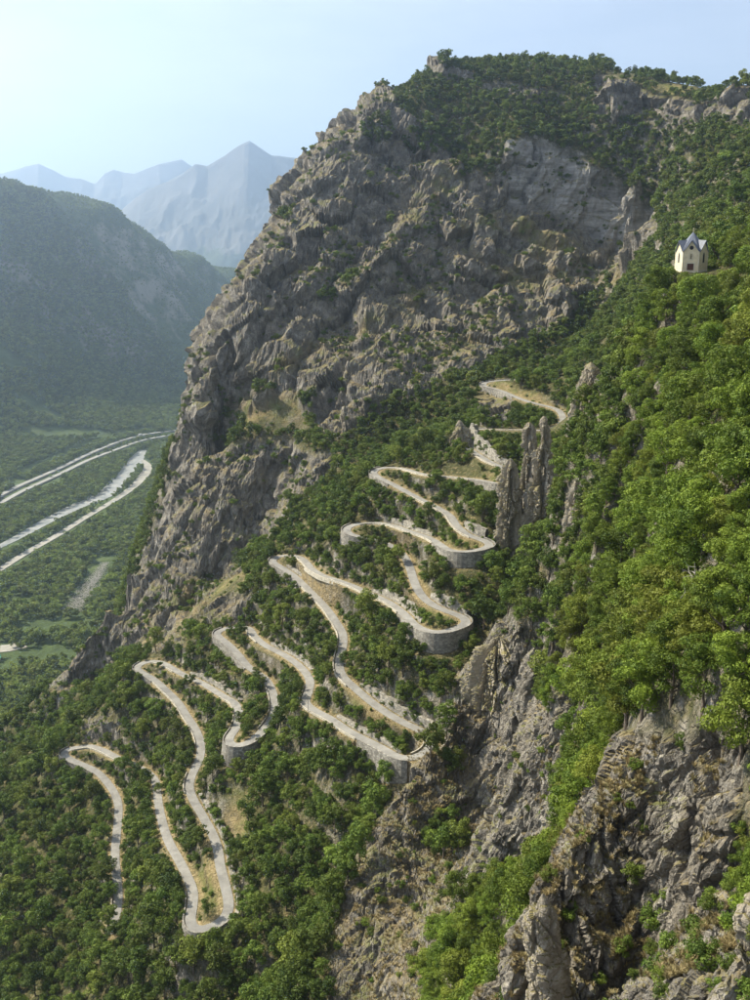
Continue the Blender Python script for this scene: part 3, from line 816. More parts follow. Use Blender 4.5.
def strip_wall(name, i0, i1, side, off, top, bottom, mat, label, category='wall', thick=0.55, group=None, ragged=0.0, batter=0.12):
    """a wall following the road: side +1 right of travel, -1 left"""
    P = road[i0:i1 + 1]; n = road_n[i0:i1 + 1] * side
    m = len(P)
    t = np.linspace(0, 1, m)
    topv = np.full(m, top) if np.isscalar(top) else np.interp(t, np.linspace(0, 1, len(top)), top)
    if ragged: topv = topv + ragged * fbm(np.c_[P[:, :2] * 0.35, np.zeros(m)], 3, 91)
    bot = np.full(m, bottom) if np.isscalar(bottom) else np.interp(t, np.linspace(0, 1, len(bottom)), bottom)
    up = np.array([0, 0, 1.0])
    o = P + n * off
    lean = (topv - bot) * batter
    if side * 0 == 0 and bottom is not None:
        inner_b = o + up * bot[:, None]
        inner_t = o + up * topv[:, None]
        outer_t = o + n * thick + up * topv[:, None]
        outer_b = o + n * (thick + lean)[:, None] + up * bot[:, None]
    rows = np.stack([inner_b, inner_t, outer_t, outer_b, inner_b], 0)
    nc, nr = rows.shape[:2]
    idx = np.arange(nc * nr).reshape(nc, nr)
    q = np.stack([idx[:-1, :-1], idx[1:, :-1], idx[1:, 1:], idx[:-1, 1:]], -1).reshape(-1, 4)
    caps = np.array([[idx[0, 0], idx[1, 0], idx[2, 0], idx[3, 0]], [idx[3, -1], idx[2, -1], idx[1, -1], idx[0, -1]]])
    me = raw_mesh(name, rows.reshape(-1, 3), np.vstack([q, caps]))
    o_ = link(name, me, mat, label=label, category=category)
    if group: o_['group'] = group
    return o_
def cut_wall(name, i0, i1, side, off, h, mat, label):
    """masonry or cut face against the slope on the uphill side, leaning back"""
    P = road[i0:i1 + 1]; n = road_n[i0:i1 + 1] * side; m = len(P)
    t = np.linspace(0, 1, m); hh = np.interp(t, np.linspace(0, 1, len(h)), h)
    hh = np.maximum(0.3, 0.75 * hh * (1 + 0.25 * fbm(np.c_[P[:, :2] * 0.3, np.zeros(m)], 3, 92)))
    up = np.array([0, 0, 1.0]); rows = []
    for k, f in enumerate(np.linspace(0, 1, 7)):
        z = -0.4 + f * (hh + 0.4)
        o = P + n * (off + 0.22 * z[:, None] + 0.22 * fbm(np.c_[P[:, :2] * 0.5, z * 0.8], 3, 93)[:, None]) + up * z[:, None]
        rows.append(o)
    rows.append(P + n * (off + 1.6 + 0.22 * hh)[:, None] + up * (hh - 0.1)[:, None])
    rows.append(P + n * (off + 3.0 + 0.22 * hh)[:, None] + up * -0.5)
    me = grid_mesh(name, np.stack(rows, 0))
    return link(name, me, mat, label=label, category='wall')
# downhill side along the road (left of travel +/-): where natural ground is lower
zl = lookup(base, road[:, 0] - road_n[:, 0] * 6, road[:, 1] - road_n[:, 1] * 6)
zr = lookup(base, road[:, 0] + road_n[:, 0] * 6, road[:, 1] + road_n[:, 1] * 6)
down = np.where(zr < zl, 1, -1)
hair_used = np.zeros(len(road), bool)
for a, b, h, lab in HAIR:
    i0, i1 = ridx(*a), ridx(*b)
    sd = turn_outer(i0, i1)
    strip_wall('retaining_wall', i0, i1, sd, 2.45, 0.55, [-x for x in h], M_STONE, lab, thick=0.5)
    hair_used[i0:i1 + 1] = True
# low parapets on the open edge of the straight legs
def runs(mask, minlen):
    out, s = [], None
    for i, m in enumerate(list(mask) + [False]):
        if m and s is None: s = i
        if not m and s is not None:
            if i - s >= minlen: out.append((s, i - 1))
            s = None
    return out
seg = fbm(np.c_[arc / 60.0, np.zeros(len(arc)), np.zeros(len(arc))], 2, 95) > -0.12
for sd in (-1, 1):
    for i0, i1 in runs((down == sd) & ~hair_used & seg, 10):
        strip_wall('parapet', i0, i1, sd, 2.45, 0.65, -1.6, M_PARAPET, 'low pale stone parapet on the open edge of the zigzag road', 'parapet', 0.4, 'parapets along the zigzag road', ragged=0.12)
CUT = [((192,797),(220,865),(1.5,4,3.5,3,1),'pale stone cutting wall beside the leg above the lowest right-hand hairpin'),
 ((220,865),(225,918),(1,2.5,2.5,1),'low pale wall curving round the inside slope of the lowest right-hand hairpin'),
 ((184,675),(235,703),(1,4,3,3,1),'shaded stone wall above the leg running to the round bastion'),
 ((265,645),(304.5,671),(1,3,4,3,1),'rough rock cutting above the leg below the small knoll'),
 ((331,719),(395,755.5),(1,2,2.5,2,1),'low stone wall above the leg ending at the tall triangular wall'),
 ((424,732),(354,687),(5,4,5,4,1),'pale rock cutting above the leg next to the rock rib'),
 ((317,598),(281,567),(1,2,2,1),'thin stone wall above the leg rising to the hairpin with a round tree'),
 ((366,592),(414,624),(1,5,5,6,2),'jagged pale rock cutting beside the road above the rib'),
 ((463,617),(424,598),(2,6,5,2),'grey stone wall along the road under the hairpin bastion'),
 ((380,523),(426,536.5),(3,4,3,1),'stone wall above the road left of the hairpin bastion'),
 ((482,539.5),(457,526),(5,6,5,3),'pale cut rock wall at the hairpin by the spires'),
 ((502,467),(470,430),(4,9,10,6),'tall pale cut face beside the road behind the spires')]
for a, b, h, lab in CUT:
    i0, i1 = sorted((ridx(*a), ridx(*b)))
    mid = (i0 + i1) // 2
    sd = -int(np.sign(down[i0:i1 + 1].sum()) or 1)
    cut_wall('cutting_wall', i0, i1, sd, 3.0, h, M_CUT, lab)

# ------------------------------------------------------------------ free standing rock towers
def tower_mat(name, k):
    g = NT(name); v = g.obj()
    c, mid, fine, cr = rock_colour(g, v, k)
    c = g.mix(0.48, c, (0.42, 0.37, 0.285))
    geo = g.n('ShaderNodeNewGeometry'); sep = g.n('ShaderNodeSeparateXYZ'); g.l(geo.outputs['Normal'], sep.inputs[0])
    f = g.math('ADD', sep.outputs['Z'], g.math('MULTIPLY', g.math('SUBTRACT', mid, 0.5), 0.9))
    c = g.mix(g.ramp(f, [(0.55, 0.0), (0.75, 0.9)]), c, (0.16, 0.14, 0.05))
    g.base(c)
    h = g.math('ADD', g.math('MULTIPLY', mid, 2.0), g.math('MULTIPLY', fine, 0.7))
    g.normal(g.bump(h, 0.7, 0.7))
    return g.m
M_TOWER = tower_mat('spire_rock', 2.0)
M_BOULDER = tower_mat('boulder_rock', 1.6)
def rock_tower(name, levels, Y, ratio, label, mat, amp=1.0, na=150, nz=220, seed=0, extra=18.0, boxy=5.0, round_top=2.2, flute=0.0):
    """levels: (pixel y, left pixel x, right pixel x); a solid rock whose outline passes through them"""
    L = sorted(levels)
    ys = np.array([q[0] for q in L], float)
    a = np.array([at((q[1] + q[2]) / 2, q[0], Y) for q in L])
    w = np.array([(at(q[2], q[0], Y)[0] - at(q[1], q[0], Y)[0]) / 2 for q in L])
    a = np.vstack([a, a[-1] - [0, 0, extra]]); w = np.r_[w, w[-1] * 1.1]
    z = a[:, 2][::-1]
    zz = np.linspace(z[0], z[-1], nz)
    cx = np.interp(zz, z, a[:, 0][::-1]); hw = np.interp(zz, z, w[::-1])
    top_h = zz[-1] - zz
    hw = hw * np.clip(np.sqrt(top_h / round_top), 0.02, 1)
    th = np.linspace(0, 2 * np.pi, na, endpoint=False)
    ph = th - 0.55
    sq = 1 / (np.abs(np.cos(ph)) ** boxy + np.abs(np.sin(ph)) ** boxy) ** (1 / boxy) * 0.95
    C, S = np.cos(th) * sq, np.sin(th) * sq
    G = np.zeros((nz, na, 3))
    G[..., 0] = cx[:, None] + hw[:, None] * C[None]
    G[..., 1] = Y + hw[:, None] * ratio * S[None]
    G[..., 2] = zz[:, None]
    p = G.reshape(-1, 3); out = np.stack([np.tile(np.cos(th), nz), np.tile(np.sin(th), nz), np.full(na * nz, 0.15)], 1)
    q = p * [1, 1, 0.38] + 1.2 * np.stack([fbm(p * .1, 2, 5 + seed), fbm(p * .1, 2, 6 + seed), fbm(p * .1, 2, 7 + seed)], 1)
    b1, j1 = blocks(q / 5.0, 140 + seed); b2, j2 = blocks(q / 2.2, 150 + seed); b3, j3 = blocks(p / 1.1, 160 + seed)
    d = 1.3 * b1 - .7 * (1 - sstep(0, .2, j1)) + 0.55 * b2 - .35 * (1 - sstep(0, .2, j2)) + .3 * b3 - .2 * (1 - sstep(0, .2, j3)) + .2 * fbm(p / 1.2, 3, 170 + seed)
    b4, j4 = blocks(p / 0.55, 180 + seed); d += 0.14 * b4 - 0.1 * (1 - sstep(0, .2, j4))
    if flute:
        fl = np.abs(vnoise(np.stack([np.tile(np.cos(th) * 2.2, nz), np.tile(np.sin(th) * 2.2, nz), np.repeat(zz, na) / 14.0], 1) + 0.08 * b1[:, None], 190 + seed))
        d -= flute * (1 - sstep(0, .3, fl))
    d *= amp * np.repeat(np.clip(hw / hw.max() * 1.6, .12, 1), na)
    p = p + out * d[:, None]
    idx = np.arange(nz * na).reshape(nz, na)
    i2 = np.roll(idx, -1, axis=1)
    f = np.stack([idx[:-1], i2[:-1], i2[1:], idx[1:]], -1).reshape(-1, 4)
    me = raw_mesh(name, p, f)
    return link(name, me, mat, label=label, category='rock')
rock_tower('rock_spire', [(416,541,547),(428,540,551),(445,538,553),(458,531,555),(480,529,557),(510,525,557),(545,521,557),(575,519,550),(600,517,545)], 422, 0.75, 'tallest tan rock spire with a slim squared top beside the hairpins', M_TOWER, 1.35, 220, 340, 1, 18, 3.2, 3.0, 1.2)
rock_tower('rock_spire', [(422,525,534),(440,524,535),(458,522,536),(475,520,534),(500,516,532),(540,512,530),(590,508,528)], 436, 0.8, 'short square rock tooth just behind the tallest tan spire', M_TOWER, 1.1, 200, 300, 2, 18, 3.2, 3.0, 1.0)
rock_tower('rock_spire', [(458,507,514),(470,503,518),(488,500,521),(515,497,523),(550,497,521),(580,498,521),(615,496,523)], 425, 0.8, 'broad leaning crag with shrubs joined to the foot of the tan spire', M_TOWER, 1.35, 220, 320, 3, 18, 3.0, 4.0, 1.4)
rock_tower('boulder', [(420,453,466),(428,447,473),(440,442,479),(455,441,481),(468,444,478),(478,446,476)], 526, 0.8, 'huge grey rounded boulder standing between two legs of the road', M_BOULDER, 1.1, seed=4, boxy=2.6, round_top=14.0, flute=1.0)
rock_tower('rock_tooth', [(362,588,594),(372,583,598),(385,579,600),(400,575,598),(415,570,596)], 350, 0.7, 'pale split rock on the edge of the wooded spur above the spires', M_TOWER, 0.6, seed=5, extra=8)
rock_tower('rock_tooth', [(478,574,580),(495,569,583),(515,566,583),(540,561,580),(560,558,578)], 333, 0.7, 'slanting grey rock on the spur edge facing the tan spires', M_TOWER, 0.6, seed=6, extra=8)

M_NEAR = tower_mat('near_pillar_rock', 5.0)
M_RIB = tower_mat('rib_rock', 2.5)
rock_tower('rock_buttress', [(636,486,512),(660,470,530),(700,463,545),(750,470,548),(800,478,545),(845,484,538)], 342, 0.55, 'tall grey rock buttress at the head of the rib under the hairpins', M_RIB, 1.5, 220, 340, 11, 18, 2.6, 6.0, 2.5)
rock_tower('rock_buttress', [(668,556,598),(700,545,612),(750,548,604),(800,548,590),(838,546,576)], 282, 0.5, 'shaded grey buttress tucked under the overhanging spur trees', M_RIB, 1.5, 200, 300, 12, 18, 2.6, 6.0, 2.5)
rock_tower('rock_outcrop', [(893,536,550),(905,530,555),(925,526,559),(950,528,562),(975,532,564),(1000,530,566),(1040,528,572)], 96, 0.8, 'smooth pale outcrop at the foot of the golden grass', M_NEAR, 0.45, 200, 300, 14, 5, 2.6, 2.5, 0.5)
rock_tower('rock_outcrop', [(884,748,778),(900,741,784),(940,737,792),(975,734,796),(1040,730,806)], 57, 0.7, 'pale rounded outcrop beside the bushy gully', M_NEAR, 0.4, 200, 300, 15, 4, 2.6, 2.5, 0.4)

# utility pole beside the road
M_POLE = plain_mat('weathered_pole', (0.28, 0.26, 0.23), 1.0, 0.2)
i = ridx(314, 710)
pp = road[i] + road_n[i] * down[i] * 3.2
pole = empty('utility_pole', (pp[0], pp[1], road[i][2] - 0.3), 0.3, 'slim grey utility pole at the roadside beside a tree shadow', 'pole')
cyl('mast', 0.13, 8.0, M_POLE, pole, (0, 0, 4.0))
cyl('crossarm', 0.08, 1.6, M_POLE, pole, (0, 0, 7.5), 'X')
for dx in (-0.6, 0.6): cyl('insulator', 0.07, 0.25, M_WHITE, pole, (dx, 0, 7.7))
# ------------------------------------------------------------------ chapel
def poly_obj(name, vs, fs, mat, parent, **props):
    me = bpy.data.meshes.new(name); me.from_pydata([tuple(q) for q in vs], [], fs); me.update()
    return link(name, me, mat, parent, **props)
M_PLASTER = plain_mat('cream_plaster', (0.58, 0.50, 0.34), 0.9, 0.14, 0.9)
M_QUOIN = plain_mat('pale_stone_trim', (0.52, 0.47, 0.36), 2.0, 0.12)
M_SLATE = plain_mat('blue_slate', (0.115, 0.13, 0.165), 1.5, 0.2, 0.4)
M_DOOR = plain_mat('red_brown_door', (0.085, 0.04, 0.03), 2.0, 0.2, 0.6)
M_DARK = plain_mat('dark_glass', (0.02, 0.022, 0.028), 2.0, 0.2, 0.3)
cb = at(695, 272.5, 300)
GROUND_Z = cb[2]
face = math.atan2(-cb[0], cb[1])
chapel = empty('chapel', (cb[0], cb[1] + 4.4, GROUND_Z - 0.1), -math.atan2(cb[0], cb[1]) - R(2), 'small cream six-sided chapel with steep slate gables on the wooded spur', 'chapel')
SIDE = 4.7; AP = SIDE * math.sqrt(3) / 2
EAVE, GAB, PEAK = 6.0, 9.2, 11.8
corners = [np.array([SIDE * math.cos(R(60 * k - 120)), SIDE * math.sin(R(60 * k - 120))]) for k in range(6)]
for k in range(6):
    a, b = corners[k], corners[(k + 1) % 6]
    m_ = (a + b) / 2; n_ = m_ / np.linalg.norm(m_); t_ = (b - a) / SIDE
    mk = lambda s, z, o: (m_[0] + t_[0] * s + n_[0] * o, m_[1] + t_[1] * s + n_[1] * o, z)
    h = SIDE / 2
    wall = poly_obj('wall', [mk(-h, -1.5, 0), mk(h, -1.5, 0), mk(h, EAVE, 0), mk(0, GAB, 0), mk(-h, EAVE, 0), mk(-h + .2, -1.5, -.35), mk(h - .2, -1.5, -.35), mk(h - .2, EAVE, -.35), mk(0, GAB, -.35), mk(-h + .2, EAVE, -.35)],
        [(0, 1, 2, 3, 4), (9, 8, 7, 6, 5), (0, 5, 6, 1), (1, 6, 7, 2), (2, 7, 8, 3), (3, 8, 9, 4), (4, 9, 5, 0)], M_PLASTER, chapel)
    # plinth and rubbing corner stones
    poly_obj('plinth', [mk(-h - .06, -1.5, 0.12), mk(h + .06, -1.5, 0.12), mk(h + .06, 0.7, 0.12), mk(-h - .06, 0.7, 0.12), mk(-h, 0.78, 0.002), mk(h, 0.78, 0.002)], [(0, 1, 2, 3), (3, 2, 5, 4)], M_QUOIN, wall)
    # roof: two slopes of this gable, oversailing the wall
    up = 0.22
    pk = (0, 0, PEAK + up)
    O = 0.55
    for s in (-1, 1):
        e_out = mk(s * (h + .0), EAVE - 0.12 + up, O * 0.45); g_out = mk(0, GAB + up + 0.05, O); 
        e2 = tuple(np.array(e_out) - [0, 0, .2]); g2 = tuple(np.array(g_out) - [0, 0, .2]); pk2 = (0, 0, PEAK)
        rin = 1.75
        i1_ = (n_[0] * rin, n_[1] * rin, GAB + up + 0.25); i2_ = (n_[0] * rin, n_[1] * rin, GAB + 0.05)
        top = [(0, 1, 2), (0, 2, 3)]; bot_ = [(6, 5, 4), (7, 6, 4)]; rim = [(0, 4, 5, 1), (1, 5, 6, 2), (2, 6, 7, 3), (3, 7, 4, 0)]
        fs_ = top + bot_ + rim
        if s > 0: fs_ = [f_[::-1] for f_ in fs_]
        poly_obj('roof_slope', [e_out, g_out, i1_, pk, e2, g2, i2_, pk2], fs_, M_SLATE, chapel)
    def arch(w, z0, z1, o, rise):
        pts = [mk(-w, z0, o), mk(w, z0, o), mk(w, z1, o)]
        for u in np.linspace(0, 1, 7)[1:]: pts.append(mk(w * (1 - u), z1 + rise * math.sin(u * math.pi / 2), o))
        for u in np.linspace(0, 1, 7)[1:]: pts.append(mk(-w * u, z1 + rise * math.cos(u * math.pi / 2), o))
        return pts
    front = (k == 0)
    def opening(name, w, z0, z1, rise, mat, parent):
        fr = arch(w + .22, z0 - .22, z1, 0.06, rise + .25)
        fb = arch(w + .22, z0 - .22, z1, -0.02, rise + .25); nn = len(fr)
        poly_obj('frame', fr + fb, [tuple(range(nn))] + [(i_, i_ + nn, (i_ + 1) % nn + nn, (i_ + 1) % nn) for i_ in range(nn)], M_QUOIN, parent)
        pa = arch(w, z0, z1, 0.075, rise)
        return poly_obj(name, pa, [tuple(range(len(pa)))], mat, parent)
    if front:
        dr = boxes('door', [(-.95, .95, -0.06, 0.10, -0.1, 2.7)], M_DOOR, chapel)
        dr.location = (m_[0], m_[1], 0); dr.rotation_euler = (0, 0, math.atan2(t_[1], t_[0]))
        fr = boxes('door_frame', [(-1.25, -.95, -0.14, 0.08, -0.1, 2.7), (.95, 1.25, -0.14, 0.08, -0.1, 2.7), (-1.25, 1.25, -0.14, 0.08, 2.7, 3.05)], M_QUOIN, dr)
        opening('niche', .42, 3.9, 5.3, .7, M_PLASTER, wall)
        opening('lancet_window', .24, 4.0, 5.2, .5, M_DARK, wall)
        oc = [mk(.6 * math.cos(u), 7.3 + .6 * math.sin(u), 0.05) for u in np.linspace(0, 2 * math.pi, 20, endpoint=False)]
        poly_obj('oculus', oc, [tuple(range(20))], M_DARK, wall)
    else:
        opening('lancet_window', .42, 3.0, 5.2, .8, M_DARK, wall)
cyl('finial', 0.07, 1.3, M_QUOIN, chapel, (0, 0, PEAK + 0.7))
for k, c_ in enumerate(corners):
    q_ = cyl('corner_stone', 0.16, EAVE + 1.5, M_QUOIN, chapel, (c_[0] * 0.985, c_[1] * 0.985, EAVE / 2 - 0.75), n=8)

# valley yard with small works building at the foot of the slope
yd = on_z(-2, 660, VZ + 1)
yard = empty('yard_building', (yd[0], yd[1], VZ + 0.6), R(20), 'pale low building with a teal roof on the valley floor', 'building')
boxes('wall', [(-9, 3, -6, 6, 0, 5)], plain_mat('yard_wall', (0.6, 0.58, 0.52), 0.3, 0.1), yard)
M_TEAL = plain_mat('teal_roof', (0.05, 0.30, 0.26), 0.3, 0.1, 0.5)
boxes('roof', [(-9.6, 3.6, -6.6, 0.2, 5.0, 5.4), (-9.6, 3.6, -0.1, 6.6, 5.3, 5.7)], M_TEAL, yard)
for dx in (-7, -4.5, -2): boxes('window', [(dx, dx + 1.4, -6.06, -5.9, 1.6, 3.2)], M_DARK, yard)
pad = on_z(8, 648, VZ + 0.9)
pth = resample(np.array([pad + [-30, -6, 0], pad + [0, 0, 0], pad + [18, 14, 0]]), 3.0)
link('yard', grid_mesh('yard', slab(pth, 26, 2)), M_GRAVEL, kind='structure')
# ------------------------------------------------------------------ foliage meshes
def unit(v): return v / (np.linalg.norm(v, axis=-1, keepdims=True) + 1e-9)
def crown_mesh(name, seed, n_blob, n_leaf, leaf, aspect=1.1, bottom=0.22, cone=0.0, ragged=0.25, fat=0.13):
    """leaf-sized faces gathered in clumps; unit width, trunk foot at the origin"""
    rg = np.random.default_rng(seed)
    h = aspect; cz = bottom + h / 2
    d = unit(rg.normal(size=(n_blob, 3)) + [0, 0, 0.25])
    rad = np.where(rg.random(n_blob) < 0.8, rg.uniform(0.78, 1.05, n_blob), rg.uniform(0.2, 0.7, n_blob))
    br = rg.uniform(0.75, 1.35, n_blob) * fat
    c = d * rad[:, None] * [0.5 - 0.75 * fat, 0.5 - 0.75 * fat, h * 0.5 - 0.6 * fat]
    if cone: c[:, :2] *= (1 - cone * (c[:, 2:] / (h * .38) * .5 + .5))
    lop = rg.normal(0, 0.10, 2); c[:, :2] += lop[None] * (c[:, 2:] / h)
    c += rg.normal(0, ragged * 0.20, c.shape) * [1, 1, 0.8]; c[:, 2] += cz
    k = rg.choice(n_blob, n_leaf, p=br ** 2 / (br ** 2).sum())
    dr = unit(rg.normal(size=(n_leaf, 3)) + [0, 0, 0.35])
    sh = rg.uniform(0.62, 1.06, n_leaf)
    p = c[k] + dr * br[k][:, None] * sh[:, None] * [1.15, 1.15, 0.8]
    inner = rg.random(n_leaf) < 0.10
    p[inner] = (p[inner] - [0, 0, cz]) * rg.uniform(0.3, 0.9, inner.sum())[:, None] + [0, 0, cz]
    nrm = unit(dr * 1.3 + rg.normal(0, 0.5, (n_leaf, 3)))
    t = unit(np.cross(nrm, rg.normal(size=(n_leaf, 3)))); b = np.cross(nrm, t)
    s = leaf * rg.uniform(0.6, 1.35, n_leaf)[:, None]
    bend = nrm * s * 0.22
    vs = np.stack([p - t * s, p - b * s * 0.62 + bend, p + t * s, p + b * s * 0.62 + bend], 1).reshape(-1, 3)
    f = np.arange(n_leaf * 4).reshape(-1, 4)
    tint = np.clip(0.5 + 0.22 * rg.normal(size=n_blob)[k] + 0.16 * rg.normal(size=n_leaf), 0, 1)
    return raw_mesh(name, vs, f, dict(tint=tint))
def tube(path, radii, n=7):
    path = np.array(path, float); vs, fs = [], []
    for i, q in enumerate(path):
        t = unit(path[min(i + 1, len(path) - 1)] - path[max(i - 1, 0)])
        a = unit(np.cross(t, [0.3, 1, 0.1])); b = np.cross(t, a)
        for k in range(n):
            u = 2 * math.pi * k / n
            vs.append(q + radii[i] * (a * math.cos(u) + b * math.sin(u)))
    for i in range(len(path) - 1):
        for k in range(n):
            fs.append((i * n + k, i * n + (k + 1) % n, (i + 1) * n + (k + 1) % n, (i + 1) * n + k))
    return np.array(vs), np.array(fs)
def limbs_mesh(name, seed, n_limb=5, height=0.75, thick=0.035, spread=0.3):
    rg = np.random.default_rng(seed); V_, F_, k = [], [], 0
    parts = [([(0, 0, -0.12), (0.01, 0.0, 0.15), (-0.01, 0.02, 0.4), (0.02, 0.0, height)], [thick, thick * .85, thick * .6, thick * .15])]
    for i in range(n_limb):
        a = rg.uniform(0, 6.28); z0 = rg.uniform(0.2, height * .7); l = spread * rg.uniform(.7, 1.3)
        parts.append(([(0, 0, z0), (l * .5 * math.cos(a), l * .5 * math.sin(a), z0 + .1), (l * math.cos(a + .3), l * math.sin(a + .3), z0 + .26)], [thick * .5, thick * .32, thick * .08]))
    for P_, R_ in parts:
        v_, f_ = tube(P_, R_); V_.append(v_); F_.append(f_ + k); k += len(v_)
    return raw_mesh(name, np.vstack(V_), np.vstack(F_))
def leaf_mat(name, dark, light, warm=(0.16, 0.14, 0.03), tr=0.28):
    g = NT(name)
    oi = g.n('ShaderNodeObjectInfo')
    c = g.mix(g.attr('tint'), dark, light)
    c = g.mix(g.ramp(oi.outputs['Random'], [(0.0, 0.0), (0.5, 0.10), (0.8, 0.35), (1.0, 0.75)]), c, warm)
    hsv = g.n('ShaderNodeHueSaturation'); g.l(c, hsv.inputs['Color'])
    rnd = g.math('FRACT', g.math('MULTIPLY', oi.outputs['Random'], 7.31))
    g.l(g.math('ADD', g.math('MULTIPLY', rnd, 0.7), 0.62), hsv.inputs['Value'])
    g.l(hsv.outputs[0], g.b.inputs['Base Color'])
    g.b.inputs['Roughness'].default_value = 0.6
    g.b.inputs['Specular IOR Level'].default_value = 0.2
    t = g.n('ShaderNodeBsdfTranslucent'); g.l(hsv.outputs[0], t.inputs['Color'])
    mx = g.n('ShaderNodeMixShader'); mx.inputs[0].default_value = tr
    g.l(g.b.outputs[0], mx.inputs[1]); g.l(t.outputs[0], mx.inputs[2]); g.l(mx.outputs[0], g.out.inputs['Surface'])
    return g.m
L_SPUR = leaf_mat('leaves_spur', (0.048, 0.09, 0.010), (0.145, 0.205, 0.020), (0.17, 0.185, 0.025), 0.28)
L_SLOPE = leaf_mat('leaves_slope', (0.042, 0.08, 0.011), (0.125, 0.178, 0.024), (0.14, 0.16, 0.025), 0.28)
L_FAR = leaf_mat('leaves_far', (0.045, 0.082, 0.014), (0.12, 0.165, 0.028), (0.13, 0.15, 0.028), 0.36)
L_VALLEY = leaf_mat('leaves_valley', (0.07, 0.11, 0.022), (0.175, 0.225, 0.045), (0.17, 0.19, 0.045), 0.4)
M_BARK = plain_mat('bark', (0.11, 0.09, 0.07), 3.0, 0.3)
SETS = {}
def tree_set(key, n, mat, n_blob, n_leaf, leaf, aspects, fat):
    SETS[key] = []
    for k in range(n):
        me = crown_mesh('crown_' + key, 100 + k * 7 + len(SETS) * 50, n_blob, n_leaf, leaf, aspects[k % len(aspects)], fat=fat)
        me.materials.append(mat)
        tr = limbs_mesh('trunk_' + key, 300 + k); tr.materials.append(M_BARK)
        SETS[key].append((me, tr))
tree_set('spur', 7, L_SPUR, 46, 7600, 0.020, (0.85, 1.05, 0.95, 1.25, 0.8, 1.1, 1.4), 0.098)
tree_set('slope', 7, L_SLOPE, 26, 2000, 0.038, (0.85, 1.05, 0.95, 1.3, 0.8, 1.1, 1.0), 0.125)
tree_set('upper', 5, L_FAR, 15, 480, 0.075, (0.9, 1.1, 0.85, 1.35, 1.0), 0.15)
tree_set('valley', 4, L_VALLEY, 10, 170, 0.12, (0.85, 1.0, 0.9, 1.2), 0.18)
SH = []
for k in range(4):
    me = crown_mesh('shrub', 900 + k, 18, 1700, 0.036, (0.6, 0.75, 0.55, 0.8)[k], -0.12, fat=0.14); me.materials.append(L_SLOPE); SH.append(me)
SETS['shrub'] = [(m_, None) for m_ in SH]

# ------------------------------------------------------------------ what the ground hides, and where the road must stay open
ZC = 3
zb = np.full((1100 // ZC + 1, 900 // ZC + 1), 1e9)
vx, vy, vd = project(V)
ok = (vx > -70) & (vx < 820) & (vy > -50) & (vy < 1040)
np.minimum.at(zb, (((vy[ok] + 50) // ZC).astype(int), ((vx[ok] + 70) // ZC).astype(int)), vd[ok])
def ground_depth(px, py):
    ix = np.clip(((px + 70) // ZC).astype(int), 0, zb.shape[1] - 1); iy = np.clip(((py + 50) // ZC).astype(int), 0, zb.shape[0] - 1)
    return zb[iy, ix]
hidden_px = [(112, 930, 10, 14), (123, 746, 8, 24), (135, 765, 17, 12), (262, 728, 22, 22), (240, 712, 8, 8), (432, 748, 20, 18), (380, 543, 32, 13), (432, 475, 9, 5), (466, 446, 16, 14), (257, 672, 7, 6), (155, 662, 5, 4), (237, 628, 10, 4), (291, 557, 6, 5), (540, 376, 30, 8), (560, 355, 40, 14), (117, 850, 7, 5), (151, 770, 6, 9), (190, 679, 6, 5), (340, 656, 5, 8), (116, 895, 6, 25)]
RM = np.zeros((1000, 750))
fine = resample(catmull(road_raw, 10), 0.7)
for off in np.linspace(-2.4, 2.4, 7):
    fx, fy, fd = project(fine + side_of(fine) * off)
    vis = (fx > 0) & (fx < 749) & (fy > 0) & (fy < 999)
    for a, b, rx, ry in hidden_px: vis &= ~((np.abs(fx - a) < rx) & (np.abs(fy - b) < ry))
    RM[fy[vis].astype(int), fx[vis].astype(int)] = fd[vis]
for P_, wd in ((trace(MOTOR_A, VZ + 4), 12), (trace(MOTOR_B, VZ + 4), 12), (trace(SIDE_RD, VZ + 3), 6), (rv, 22), (bk, 14)):
    P_ = resample(P_, 2.0)
    for off in np.linspace(-wd / 2, wd / 2, 5):
        fx, fy, fd = project(P_ + side_of(P_) * off); vis = (fx > 0) & (fx < 749) & (fy > 0) & (fy < 999)
        RM[fy[vis].astype(int), fx[vis].astype(int)] = fd[vis]
RS = np.zeros((1000, 750))
# keep the chapel, the spires and the boulder in view
for x0, x1, y0, y1, dd in ((224, 256, 746, 764, 405), (450, 476, 554, 574, 440), (418, 462, 634, 655, 395), (378, 402, 752, 782, 345), (213, 221, 636, 650, 480), (343, 350, 530, 545, 500), (180, 204, 930, 938, 310), (671, 717, 226, 271, 303), (522, 546, 425, 515, 415), (500, 516, 470, 515, 415), (443, 478, 424, 476, 510), (580, 598, 366, 398, 340), (566, 580, 485, 540, 325), (655, 672, 290, 318, 285)):
    RS[y0:y1, x0:x1] = np.maximum(RS[y0:y1, x0:x1], dd)
def clears(px, py, dep, d, hgt):
    w = d * F_PX / dep * 0.42; h_ = hgt * F_PX / dep * 0.88
    x0, x1 = int(max(px - w, 0)), int(min(px + w, 749)); y0, y1 = int(max(py - h_, 0)), int(min(py - 1, 999))
    if x1 <= x0 or y1 <= y0: return True
    s = RM[y0:y1 + 1, x0:x1 + 1]
    return (s > dep + 1).sum() <= 0.05 * s.size and (RS[y0:y1 + 1, x0:x1 + 1] > dep + 1).sum() <= 2

